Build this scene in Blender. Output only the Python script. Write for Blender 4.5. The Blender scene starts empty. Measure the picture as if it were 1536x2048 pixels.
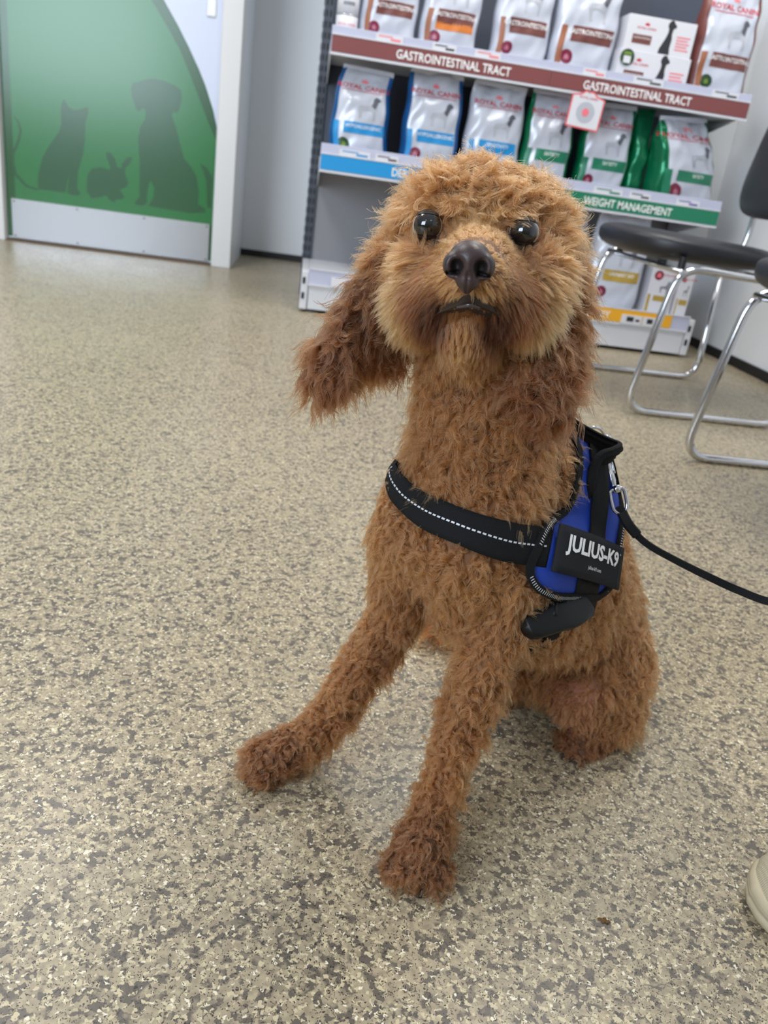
import bpy, bmesh, math, random
import numpy as np
from mathutils import Vector, Matrix
from mathutils.bvhtree import BVHTree
from mathutils.kdtree import KDTree
from mathutils.geometry import tessellate_polygon

# ---------------------------------------------------------------- camera, world, lights, exposure
SC = bpy.context.scene
COL = SC.collection
FPX, HCAM = 1600.0, 0.58
TH, RO, YAW = math.atan(678 / 1600), math.radians(8.3), math.radians(8.0)

def cam_rot():
    up = np.array([math.sin(RO) * math.cos(TH), math.cos(RO) * math.cos(TH), math.sin(TH)])
    fw = np.array([0, 0, -1.0])
    fh = fw - up * (fw @ up); fh /= np.linalg.norm(fh)
    rt = np.cross(fh, up)
    c, s = math.cos(YAW), math.sin(YAW)
    return np.array([rt * c + fh * s, -rt * s + fh * c, up])
CR = cam_rot()
CAMP = np.array([0, 0, HCAM])
cd = bpy.data.cameras.new('camera'); cam = bpy.data.objects.new('camera', cd); COL.objects.link(cam)
cam.matrix_world = Matrix.Translation((0, 0, HCAM)) @ Matrix([list(r) for r in CR]).to_4x4()
cd.sensor_fit = 'VERTICAL'; cd.sensor_height = 36.0; cd.lens = FPX / 2048 * 36.0
cd.clip_start = 0.02; cd.clip_end = 60
cd.dof.use_dof = True; cd.dof.focus_distance = 0.66; cd.dof.aperture_fstop = 9.0
SC.camera = cam

SC.view_settings.view_transform = 'Standard'; SC.view_settings.look = 'None'
SC.view_settings.gamma = 1.0; SC.view_settings.exposure = 0.06
SC.view_settings.use_curve_mapping = False
SC.cycles.use_denoising = True
SC.cycles.max_bounces = 8; SC.cycles.transparent_max_bounces = 12
SC.cycles.sample_clamp_indirect = 6.0

w = bpy.data.worlds.new('shop_daylight'); SC.world = w; w.use_nodes = True
nt = w.node_tree; nt.nodes.clear()
wo = nt.nodes.new('ShaderNodeOutputWorld'); bg = nt.nodes.new('ShaderNodeBackground')
tc = nt.nodes.new('ShaderNodeTexCoord'); sp = nt.nodes.new('ShaderNodeSeparateXYZ'); rp = nt.nodes.new('ShaderNodeValToRGB')
nt.links.new(tc.outputs['Generated'], sp.inputs[0])
mr = nt.nodes.new('ShaderNodeMapRange'); mr.inputs['From Min'].default_value = -1
nt.links.new(sp.outputs['Z'], mr.inputs['Value']); nt.links.new(mr.outputs[0], rp.inputs[0])
nt.links.new(rp.outputs[0], bg.inputs[0]); nt.links.new(bg.outputs[0], wo.inputs[0])
e = rp.color_ramp.elements
e[0].position = 0.4; e[0].color = (0.20, 0.18, 0.16, 1)
e[1].position = 1.0; e[1].color = (0.86, 0.93, 1.0, 1)
x = rp.color_ramp.elements.new(0.62); x.color = (0.55, 0.55, 0.55, 1)
bg.inputs[1].default_value = WORLD = 0.52

def area(name, loc, target, sx, sy, power, color):
    l = bpy.data.lights.new(name, 'AREA'); l.shape = 'RECTANGLE'; l.size = sx; l.size_y = sy
    l.energy = power; l.color = color
    o = bpy.data.objects.new(name, l); COL.objects.link(o); o.location = loc
    o.rotation_euler = (Vector(target) - Vector(loc)).to_track_quat('-Z', 'Y').to_euler()
    return o
# ceiling light panels of the shop (out of frame, overhead)
for i, (lx, ly) in enumerate(((-1.1, 1.7), (1.0, 1.7), (-1.0, 3.0), (0.9, 2.9), (-1.0, -0.9), (1.0, -0.9))):
    area('ceiling_panel_light', (lx, ly, 2.65), (lx, ly, 0), 0.6, 0.6, (20, 19, 21, 21, 2, 2)[i], (1.0, 0.97, 0.92))
# daylight from the shop window on the left
area('window_daylight', (-2.7, -1.5, 1.75), (-1.4, 4.4, 1.0), 2.4, 1.9, 165, (0.74, 0.86, 1.0))

# ---------------------------------------------------------------- pixel helpers (measuring the place)
def pray(px, py):
    return CR @ np.array([(px - 768) / FPX, -(py - 1024) / FPX, -1.0])
def PY(px, py, y):                       # point at world depth y
    d = pray(px, py); return d * (y / d[1]) + CAMP
def PZ(px, py, z):                       # point at world height z
    d = pray(px, py); return d * ((z - HCAM) / d[2]) + CAMP

# ---------------------------------------------------------------- mesh helpers
def lin(c):
    c = np.array(c, float) / 255.0
    return tuple(np.where(c <= 0.04045, c / 12.92, ((c + 0.055) / 1.055) ** 2.4))
MATS = {}
def mat(name, rgb, rough=0.5, metal=0.0, coat=0.0, spec=0.5, bump=None):
    if name in MATS: return MATS[name]
    m = bpy.data.materials.new(name); m.use_nodes = True
    b = m.node_tree.nodes['Principled BSDF']
    b.inputs['Base Color'].default_value = (*lin(rgb), 1); b.inputs['Roughness'].default_value = rough
    b.inputs['Metallic'].default_value = metal; b.inputs['Coat Weight'].default_value = coat
    b.inputs['Specular IOR Level'].default_value = spec
    if bump:
        n = m.node_tree.nodes; l = m.node_tree.links
        t = n.new('ShaderNodeTexCoord'); no = n.new('ShaderNodeTexNoise'); bp = n.new('ShaderNodeBump')
        no.inputs['Scale'].default_value = bump[0]; no.inputs['Detail'].default_value = 3
        bp.inputs['Strength'].default_value = bump[1]; bp.inputs['Distance'].default_value = bump[2]
        l.new(t.outputs['Object'], no.inputs['Vector']); l.new(no.outputs['Fac'], bp.inputs['Height']); l.new(bp.outputs[0], b.inputs['Normal'])
    MATS[name] = m
    return m

def link(o, parent=None):
    COL.objects.link(o)
    if parent is not None: o.parent = parent
    return o
def tag(o, label=None, cat=None, group=None, kind=None):
    for k, v in (('label', label), ('category', cat), ('group', group), ('kind', kind)):
        if v: o[k] = v
    return o
def empty(name, loc, label, cat, group=None, rz=0.0):
    o = bpy.data.objects.new(name, None); o.location = loc; o.rotation_euler.z = rz; o.empty_display_size = 0.05
    link(o); return tag(o, label, cat, group)
def mesh(name, verts, faces, m, parent=None, smooth=False, mats=None, midx=None, off=None):
    me = bpy.data.meshes.new(name)
    v = np.asarray(verts, float)
    if off is not None: v = v - np.asarray(off)
    me.from_pydata([tuple(q) for q in v], [], [tuple(int(i) for i in f) for f in faces])
    for mm in (mats or [m]): me.materials.append(mm)
    if midx is not None: me.polygons.foreach_set('material_index', midx)
    if smooth: me.polygons.foreach_set('use_smooth', [True] * len(me.polygons))
    me.update()
    return link(bpy.data.objects.new(name, me), parent)
def from_bm(name, bm, m, parent=None, smooth=False):
    me = bpy.data.meshes.new(name); bm.to_mesh(me); bm.free(); me.materials.append(m)
    if smooth: me.polygons.foreach_set('use_smooth', [True] * len(me.polygons))
    return link(bpy.data.objects.new(name, me), parent)
def add_box(bm, lo, hi, bev=0.0, seg=2, rot=None):
    lo = Vector(lo); hi = Vector(hi)
    r = bmesh.ops.create_cube(bm, size=1.0)
    vs = r['verts']; s = hi - lo; c = (hi + lo) / 2
    bmesh.ops.scale(bm, vec=s, verts=vs)
    if rot is not None: bmesh.ops.rotate(bm, cent=(0, 0, 0), matrix=rot, verts=vs)
    bmesh.ops.translate(bm, vec=c, verts=vs)
    if bev > 0:
        es = list({e for v in vs for e in v.link_edges})
        bmesh.ops.bevel(bm, geom=es, offset=bev, segments=seg, affect='EDGES', profile=0.5)
def box(name, lo, hi, m, parent=None, bev=0.0, seg=2):
    bm = bmesh.new(); add_box(bm, lo, hi, bev, seg)
    return from_bm(name, bm, m, parent)
def add_cyl(bm, p, r, d, axis='Z', seg=24, r2=None):
    M = {'Z': Matrix.Identity(3), 'Y': Matrix.Rotation(math.pi / 2, 3, 'X'), 'X': Matrix.Rotation(math.pi / 2, 3, 'Y')}[axis]
    bmesh.ops.create_cone(bm, cap_ends=True, segments=seg, radius1=r, radius2=r if r2 is None else r2, depth=d, matrix=Matrix.Translation(p) @ M.to_4x4())
def catmull(P, n=8):
    P = [np.array(p, float) for p in P]; Q = [2 * P[0] - P[1]] + P + [2 * P[-1] - P[-2]]; out = []
    for i in range(1, len(Q) - 2):
        a, b, c, d = Q[i - 1:i + 3]
        for k in range(n):
            t = k / n
            out.append(0.5 * ((2 * b) + (c - a) * t + (2 * a - 5 * b + 4 * c - d) * t * t + (3 * b - a - 3 * c + d) * t ** 3))
    out.append(P[-1]); return np.array(out)
def rounded_path(P, r, n=8, closed=False):   # polyline with filleted corners
    P = [np.array(p, float) for p in P]; out = []; N = len(P)
    for i, p in enumerate(P):
        if not closed and i in (0, N - 1): out.append(p); continue
        a = P[(i - 1) % N] - p; b = P[(i + 1) % N] - p
        rr = min(r, 0.45 * np.linalg.norm(a), 0.45 * np.linalg.norm(b))
        s = p + a / np.linalg.norm(a) * rr; e_ = p + b / np.linalg.norm(b) * rr
        for k in range(n + 1):
            t = k / n; out.append((1 - t) ** 2 * s + 2 * t * (1 - t) * p + t * t * e_)
    return np.array(out)
def sweep(path, prof, closed=False, up=(0, 0, 1), scale=None):
    """sweep a 2-D profile (list of (a,b)) along path with parallel transport; returns verts, faces"""
    P = np.asarray(path, float); n = len(P); T = np.gradient(P, axis=0)
    if closed:
        T = np.roll(P, -1, 0) - np.roll(P, 1, 0)
    T /= np.linalg.norm(T, axis=1)[:, None] + 1e-12
    u = np.array(up, float); u = u - T[0] * (u @ T[0])
    if np.linalg.norm(u) < 1e-3: u = np.array([1, 0, 0]) - T[0] * T[0][0]
    u /= np.linalg.norm(u); V = []; k = len(prof)
    for i in range(n):
        u = u - T[i] * (u @ T[i]); u /= np.linalg.norm(u); w_ = np.cross(T[i], u)
        s = 1.0 if scale is None else scale[i]
        for a, b in prof: V.append(P[i] + (w_ * a + u * b) * s)
    F = []
    for i in range(n if closed else n - 1):
        j = (i + 1) % n
        for q in range(k): F.append((i * k + q, i * k + (q + 1) % k, j * k + (q + 1) % k, j * k + q))
    if not closed: F += [tuple(range(k))[::-1], tuple((n - 1) * k + q for q in range(k))]
    return V, F
def circ(r, n=12, rb=None): return [(r * math.cos(2 * math.pi * i / n), (rb or r) * math.sin(2 * math.pi * i / n)) for i in range(n)]
def tube(name, path, r, m, parent=None, n=12, closed=False, off=None, rb=None, scale=None, up=(0, 0, 1)):
    V, F = sweep(path, circ(r, n, rb), closed, up, scale)
    return mesh(name, V, F, m, parent, True, off=off)
def lathe(name, prof, m, parent=None, n=32, loc=(0, 0, 0)):
    V = []; F = []
    for r, z in prof:
        for i in range(n): V.append((loc[0] + r * math.cos(2 * math.pi * i / n), loc[1] + r * math.sin(2 * math.pi * i / n), loc[2] + z))
    for j in range(len(prof) - 1):
        for i in range(n): F.append((j * n + i, j * n + (i + 1) % n, (j + 1) * n + (i + 1) % n, (j + 1) * n + i))
    F.append(tuple(range(n))[::-1]); F.append(tuple((len(prof) - 1) * n + i for i in range(n)))
    return mesh(name, V, F, m, parent, True)

TXT = {}
def text2d(s, height, bold=0.0, sx=1.0, align='CENTER'):
    key = (s, bold, align)
    if key not in TXT:
        cu = bpy.data.curves.new('t', 'FONT'); cu.body = s; cu.size = 1.0; cu.offset = bold; cu.resolution_u = 2; cu.align_x = align
        o = bpy.data.objects.new('t', cu); COL.objects.link(o)
        dg = bpy.context.evaluated_depsgraph_get(); me = bpy.data.meshes.new_from_object(o.evaluated_get(dg))
        V = np.array([tuple(v.co) for v in me.vertices]); F = [tuple(p.vertices) for p in me.polygons]
        bpy.data.objects.remove(o); bpy.data.curves.remove(cu); bpy.data.meshes.remove(me)
        TXT[key] = (V, F)
    V, F = TXT[key]; V = V.copy()[:, :2]; V[:, 0] *= height / 0.72 * sx; V[:, 1] *= height / 0.72
    return V, F
def decal_text(name, s, height, cx, cz, fn, m, parent, bold=0.0, sx=1.0):
    V, F = text2d(s, height, bold, sx)
    return mesh(name, [fn(cx + a, cz + b) for a, b in V], F, m, parent)
def decal_polys(name, polys, fn, m, parent, sub=0):
    bm = bmesh.new()
    for P in polys:
        P2 = [Vector((a, b, 0)) for a, b in P]
        vs = [bm.verts.new((a, 0, b)) for a, b in P]
        for t in tessellate_polygon([P2]):
            a, b, c = [P2[i] for i in t]
            t = t if (b - a).cross(c - a).z > 0 else t[::-1]
            try: bm.faces.new([vs[i] for i in t])
            except ValueError: pass
    if sub:
        bmesh.ops.subdivide_edges(bm, edges=[e for e in bm.edges if e.calc_length() > sub], cuts=2, use_grid_fill=True)
        bmesh.ops.triangulate(bm, faces=bm.faces[:])
    for v in bm.verts: v.co = fn(v.co.x, v.co.z)
    return from_bm(name, bm, m, parent)
def decal_grid(name, x0, x1, z0, z1, fn, m, parent, nx=14, nz=6, corner=0.0):
    V = []; F = []
    for j in range(nz + 1):
        for i in range(nx + 1): V.append(fn(x0 + (x1 - x0) * i / nx, z0 + (z1 - z0) * j / nz))
    for j in range(nz):
        for i in range(nx): a = j * (nx + 1) + i; F.append((a, a + 1, a + nx + 2, a + nx + 1))
    return mesh(name, V, F, m, parent, True)
def decal_disc(name, cx, cz, r, fn, m, parent, n=20):
    V = [fn(cx, cz)]; F = []
    for k in (0.5, 1.0):
        for i in range(n): V.append(fn(cx + r * k * math.cos(2 * math.pi * i / n), cz + r * k * math.sin(2 * math.pi * i / n)))
    for i in range(n): F.append((0, 1 + i, 1 + (i + 1) % n)); F.append((1 + i, 1 + n + i, 1 + n + (i + 1) % n, 1 + (i + 1) % n))
    return mesh(name, V, F, m, parent)

# ---------------------------------------------------------------- materials
M_wall = mat('white_wall_paint', (224, 227, 231), 0.45, bump=(60, 0.05, 0.002))
M_frame = mat('white_gloss_wood', (220, 220, 220), 0.35)
M_white = mat('white_powder_coat', (208, 209, 214), 0.4)
M_rail = mat('pale_price_rail', (186, 189, 210), 0.3)
M_black = mat('black_rubber', (18, 18, 20), 0.5)
M_upr = mat('dark_grey_steel', (66, 72, 82), 0.45)
M_slot = mat('slot_black', (18, 20, 24), 0.7)
M_backp = mat('shaded_grey_back_panel', (70, 76, 90), 0.5)
M_kick = mat('brushed_steel_plate', (168, 168, 170), 0.28, 0.9)
M_chrome = mat('chrome', (205, 205, 208), 0.12, 1.0)
M_vinyl = mat('black_vinyl', (30, 31, 37), 0.42, bump=(400, 0.15, 0.0006))
M_bag = mat('white_foil_bag', (200, 204, 216), 0.3, 0.15, bump=(18, 0.25, 0.004))
M_paper = mat('white_card', (214, 214, 220), 0.5)
M_red = mat('red_print', (200, 30, 50), 0.5)
M_pink = mat('pink_print', (235, 120, 130), 0.5)
M_brown = mat('brown_print', (112, 62, 56), 0.45)
M_brown2 = mat('tan_print', (150, 92, 62), 0.45)
M_orange = mat('orange_print', (208, 120, 50), 0.45)
M_strip_b = mat('brown_header_card', (124, 66, 66), 0.5)
M_blue = mat('blue_print', (28, 142, 205), 0.45)
M_navy = mat('blue_gusset', (14, 80, 140), 0.35)
M_green = mat('green_print', (28, 122, 90), 0.4)
M_gfoil = mat('green_foil', (8, 112, 74), 0.22, 0.35, bump=(26, 0.5, 0.006))
M_gold = mat('ochre_print', (176, 146, 62), 0.45)
M_yel = mat('amber_header_card', (232, 168, 36), 0.5)
M_burg = mat('burgundy_sticker', (118, 26, 56), 0.4)
M_stk = mat('dusky_pink_print', (176, 110, 130), 0.5)
M_dgreen = mat('dark_green_sticker', (34, 66, 40), 0.4)
M_lgreen = mat('olive_sticker_print', (112, 140, 50), 0.5)
M_ink = mat('black_print', (38, 38, 44), 0.5)
M_grey = mat('grey_print', (130, 132, 142), 0.5)
M_sketch = mat('pale_grey_print', (178, 181, 190), 0.5)
M_ink2 = mat('charcoal_print', (84, 86, 96), 0.5)
M_purple = mat('purple_print', (92, 70, 160), 0.5)
M_txt = mat('white_print', (238, 238, 238), 0.5)
M_tin = mat('silver_tin_rim', (190, 192, 198), 0.25, 0.9)

def floor_mat():
    m = bpy.data.materials.new('speckled_vinyl_floor'); m.use_nodes = True
    n = m.node_tree.nodes; l = m.node_tree.links; b = n['Principled BSDF']
    t = n.new('ShaderNodeTexCoord')
    def mixc(f, a, c):
        x = n.new('ShaderNodeMix'); x.data_type = 'RGBA'
        if isinstance(f, float): x.inputs[0].default_value = f
        else: l.new(f, x.inputs[0])
        for s, v in ((x.inputs[6], a), (x.inputs[7], c)):
            if isinstance(v, tuple): s.default_value = (*v, 1)
            else: l.new(v, s)
        return x.outputs[2]
    def ramp(src, p0, p1, inter='LINEAR'):
        r = n.new('ShaderNodeMapRange'); r.inputs['From Min'].default_value = p0; r.inputs['From Max'].default_value = p1
        l.new(src, r.inputs['Value']); return r.outputs[0]
    def noise(scale, detail=2, dist=0.0, rough=0.5):
        x = n.new('ShaderNodeTexNoise'); x.inputs['Scale'].default_value = scale; x.inputs['Detail'].default_value = detail
        x.inputs['Distortion'].default_value = dist; x.inputs['Roughness'].default_value = rough
        l.new(t.outputs['Object'], x.inputs['Vector']); return x.outputs['Fac']
    # warp the cells so that chips are ragged
    wn = n.new('ShaderNodeTexNoise'); wn.inputs['Scale'].default_value = 300; wn.inputs['Detail'].default_value = 1
    l.new(t.outputs['Object'], wn.inputs['Vector'])
    vm = n.new('ShaderNodeVectorMath'); vm.operation = 'MULTIPLY_ADD'; vm.inputs[1].default_value = (0.006, 0.006, 0)
    l.new(wn.outputs['Color'], vm.inputs[0]); l.new(t.outputs['Object'], vm.inputs[2])
    def vor(scale, out='Color', feat='F1'):
        x = n.new('ShaderNodeTexVoronoi'); x.inputs['Scale'].default_value = scale; x.feature = feat
        x.voronoi_dimensions = '2D'
        l.new(vm.outputs[0], x.inputs['Vector'])
        if out == 'Color':
            s = n.new('ShaderNodeSeparateColor'); l.new(x.outputs['Color'], s.inputs[0]); return s.outputs[0], s.outputs[1], x.outputs['Distance']
        return x.outputs['Distance']
    base = lin((180, 165, 136)); grey = lin((98, 90, 80)); light = lin((204, 189, 154)); dark = lin((44, 36, 32)); white = lin((232, 222, 196))
    ga, gb, _ = vor(165); la, lb, _ = vor(380); da, db, dd = vor(640); wa, wb, _ = vor(460)
    big = ramp(noise(80, 3, 0.4), 0.36, 0.5)
    c = mixc(ramp(noise(140, 3), 0.35, 0.65), base, lin((150, 136, 112)))
    gm = n.new('ShaderNodeMath'); gm.operation = 'MULTIPLY'; l.new(ramp(ga, 0.56, 0.64), gm.inputs[0]); l.new(big, gm.inputs[1])
    c = mixc(gm.outputs[0], c, grey)
    c = mixc(ramp(la, 0.83, 0.87), c, light)
    c = mixc(ramp(wa, 0.968, 0.975), c, white)
    dm = n.new('ShaderNodeMath'); dm.operation = 'MULTIPLY'; l.new(ramp(da, 0.72, 0.74), dm.inputs[0]); l.new(ramp(dd, 0.42, 0.3), dm.inputs[1])
    c = mixc(dm.outputs[0], c, dark)
    # broad wear, slightly greener and paler where the floor is polished by traffic
    c = mixc(ramp(noise(1.1, 2), 0.45, 0.75), c, mixc(0.25, c, lin((192, 180, 152))))
    l.new(c, b.inputs['Base Color'])
    r = n.new('ShaderNodeMapRange'); r.inputs['To Min'].default_value = 0.26; r.inputs['To Max'].default_value = 0.42
    l.new(noise(9, 4), r.inputs['Value']); l.new(r.outputs[0], b.inputs['Roughness'])
    bp = n.new('ShaderNodeBump'); bp.inputs['Strength'].default_value = 0.25; bp.inputs['Distance'].default_value = 0.0006
    l.new(noise(260, 2), bp.inputs['Height']); l.new(bp.outputs[0], b.inputs['Normal'])
    b.inputs['Specular IOR Level'].default_value = 0.5
    return m

# ---------------------------------------------------------------- the room
def struct(o): o['kind'] = 'structure'; return o
struct(mesh('floor', [(-3.6, -1.6, 0), (2.0, -1.6, 0), (2.0, 5.2, 0), (-3.6, 5.2, 0)], [(0, 1, 2, 3)], floor_mat()))
YD, YB, XR = 4.42, 5.08, 1.90
struct(box('wall_back', (-0.375, YB, 0), (0.06, YB + 0.1, 2.7), M_wall))
struct(box('wall_back_partition', (0.07, 3.90, 0), (XR, YB + 0.1, 2.7), M_wall))
struct(box('wall_recess', (-0.44, YD + 0.08, 0), (-0.375, YB + 0.1, 2.7), M_wall))
struct(box('wall_right', (XR, -1.6, 0), (XR + 0.1, YB + 0.1, 2.7), M_wall))
struct(box('wall_left', (-3.6, YD, 0), (-1.60, YD + 0.1, 2.7), M_wall))
struct(box('wall_over_door', (-1.60, YD, 2.12), (-0.44, YD + 0.08, 2.7), M_wall))
struct(box('baseboard_back', (-0.375, YB - 0.012, 0), (0.07, YB, 0.036), M_black))
struct(box('baseboard_right', (XR - 0.012, -1.6, 0), (XR, 3.9, 0.040), M_black))
struct(box('trim_1', (-1.60, YD - 0.03, 0), (-1.495, YD + 0.08, 2.12), M_frame, bev=0.004))
struct(box('trim_2', (-0.472, YD - 0.03, 0), (-0.375, YD + 0.08, 2.12), M_frame, bev=0.004))
struct(box('trim_3', (-1.495, YD - 0.03, 2.04), (-0.472, YD + 0.08, 2.12), M_frame, bev=0.004))
# the door: pale leaf with a green printed graphic, metal kick plate and push plate
M_door = mat('pale_blue_door', (208, 216, 236), 0.35)
M_dg1 = mat('dark_green_door_graphic', (22, 78, 28), 0.24, spec=0.6)
M_dg2 = mat('green_door_graphic', (34, 112, 54), 0.24, spec=0.6)
M_dg3 = mat('deep_green_silhouette', (32, 84, 46), 0.24, spec=0.6)  # animal shapes printed in a deeper green
door = struct(box('door_1', (-1.492, YD + 0.012, 0.012), (-0.475, YD + 0.055, 2.036), M_door, bev=0.002))
yd = YD + 0.012
fd = lambda k: (lambda a, b: (a, yd - 0.0006 * k, b))
curve_o = [(-0.478, 0.66), (-0.50, 0.735), (-0.542, 0.836), (-0.575, 0.90), (-0.625, 0.985), (-0.68, 1.07), (-0.745, 1.16), (-0.83, 1.26), (-0.94, 1.37), (-1.08, 1.48), (-1.25, 1.58), (-1.49, 1.67)]
curve_i = [(-0.478, 0.60), (-0.512, 0.66), (-0.565, 0.768), (-0.61, 0.86), (-0.665, 0.967), (-0.73, 1.06), (-0.80, 1.15), (-0.89, 1.24), (-1.0, 1.33), (-1.13, 1.42), (-1.28, 1.50), (-1.45, 1.56)]
decal_polys('graphic_border', [[(-1.49, 0.02), (-0.478, 0.02)] + curve_o], fd(1), M_dg1, door)
decal_polys('graphic_field', [[(-1.448, 0.2), (-0.478, 0.2)] + curve_i], fd(2), M_dg2, door)
def pxz(P, s=1.0): # from the zoomed door crop (3.413x, origin 0,160)
    return [tuple(PY(a / 3.413, 160 + b / 3.413, YD)[[0, 2]]) for a, b in P]
cat = [(255, 745), (255, 650), (285, 530), (330, 450), (400, 350), (415, 300), (412, 230), (415, 160), (430, 130), (465, 185), (500, 205), (540, 200), (595, 182), (598, 220), (578, 290), (575, 400), (565, 500), (530, 620), (522, 740), (545, 775), (530, 790), (490, 785), (455, 770), (470, 640), (455, 700), (440, 770), (340, 755)]
cat_tail = [(255, 745), (180, 715), (110, 640), (92, 560), (95, 500), (130, 420), (145, 350), (125, 280), (85, 238), (115, 290), (128, 350), (112, 410), (80, 490), (76, 570), (95, 650), (170, 730), (250, 755)]
rabbit = [(595, 640), (625, 605), (690, 597), (748, 615), (745, 580), (722, 520), (722, 492), (745, 492), (780, 535), (797, 600), (830, 600), (830, 570), (868, 528), (900, 524), (888, 560), (850, 605), (852, 650), (872, 700), (858, 730), (815, 750), (845, 800), (835, 812), (790, 815), (775, 835), (740, 815), (720, 785), (690, 800), (620, 808), (590, 760), (590, 690)]
dogs = [(930, 200), (900, 120), (890, 60), (905, 20), (960, 5), (1010, -8), (1060, -8), (1120, 5), (1200, 40), (1235, 70), (1238, 130), (1220, 200), (1205, 222), (1180, 215), (1170, 240), (1200, 330), (1230, 450), (1255, 540), (1300, 590), (1340, 660), (1355, 760), (1350, 850), (1400, 880), (1400, 905), (1300, 910), (1010, 860), (1045, 800), (1050, 740), (1030, 690), (1015, 700), (1000, 780), (1000, 840), (970, 860), (920, 850), (920, 830), (950, 800), (950, 560), (940, 400), (955, 320), (990, 260), (990, 200), (965, 190), (950, 215)]
dtail = [(1365, 570), (1410, 600), (1448, 660), (1440, 872), (1412, 872), (1412, 800), (1405, 680)]
for nm, P in (('cat_silhouette', [cat, cat_tail]), ('rabbit_silhouette', [rabbit]), ('hound_silhouette', [dogs, dtail])):
    decal_polys(nm, [pxz(q) for q in P], fd(3), M_dg3, door)
bm = bmesh.new(); add_box(bm, (-1.468, yd - 0.0035, 0.014), (-0.492, yd - 0.0005, 0.203), 0.001, 1)
kp = from_bm('kick_plate', bm, M_kick, door)
bm = bmesh.new()
for sx in (-1.455, -1.15, -0.82, -0.505):
    for sz in (0.026, 0.190): add_cyl(bm, (sx, yd - 0.004, sz), 0.005, 0.003, 'Y', 12)
from_bm('kick_plate_screw', bm, mat('dull_screw', (110, 108, 104), 0.4, 0.8), door)
box('push_plate', (-0.548, yd - 0.008, 1.125), (-0.505, yd, 1.32), mat('white_plate', (240, 242, 244), 0.25), door, 0.006, 3)
box('door_threshold', (-1.49, YD - 0.01, 0.0), (-0.475, YD + 0.06, 0.010), mat('brown_threshold', (96, 78, 62), 0.6), door, 0.002)

# ---------------------------------------------------------------- shelving unit
X0, X1, YF, YR = 0.030, 1.665, 3.36, 3.84
U = np.array([X0, YR, 0])
unit = empty('shelving_unit', tuple(U), 'grey steel shelving unit of pet food with brown, blue, green and amber header strips', 'shelves')
def ubox(name, lo, hi, m, par=None, bev=0.0):
    return box(name, np.array(lo) - U, np.array(hi) - U, m, par or unit, bev)
for xx in (X0 - 0.035, X1 - 0.005):
    up = ubox('upright', (xx, YR - 0.03, 0), (xx + 0.04, YR + 0.03, 1.95), M_upr, bev=0.002)
    bm = bmesh.new()
    for k in range(44):
        for dx in (0.012, 0.028): add_box(bm, np.array((xx + dx - 0.003, YR - 0.032, 0.12 + k * 0.04)) - U, np.array((xx + dx + 0.003, YR - 0.028, 0.142 + k * 0.04)) - U)
    for k in range(44): add_box(bm, np.array((xx - 0.002, YR - 0.012, 0.12 + k * 0.04)) - U, np.array((xx + 0.001, YR - 0.004, 0.142 + k * 0.04)) - U)
    from_bm('slots', bm, M_slot, up)
ubox('back_panel', (X0 + 0.005, YR - 0.02, 0.565), (X1 - 0.005, YR + 0.005, 1.93), M_backp)  # upper bays: shade behind the stock put into a darker panel colour
ubox('back_panel', (X0 + 0.005, YR - 0.02, 0.12), (X1 - 0.005, YR + 0.005, 0.563), mat('lit_grey_back_panel', (138, 138, 142), 0.5))  # bottom bay: same backing, better lit, so coloured lighter
for xx in (X0 - 0.03, X1 - 0.0):
    leg = ubox('base_leg', (xx, YF + 0.004, 0.012), (xx + 0.03, YR - 0.03, 0.165), M_white, bev=0.004)
    for zz in (0.055, 0.115): ubox('slot', (xx + 0.006, YF + 0.001, zz), (xx + 0.017, YF + 0.006, zz + 0.025), M_slot, leg)
ubox('kick_plate', (X0 + 0.004, YF + 0.008, 0.015), (X1 - 0.004, YF + 0.02, 0.115), M_white)
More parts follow.
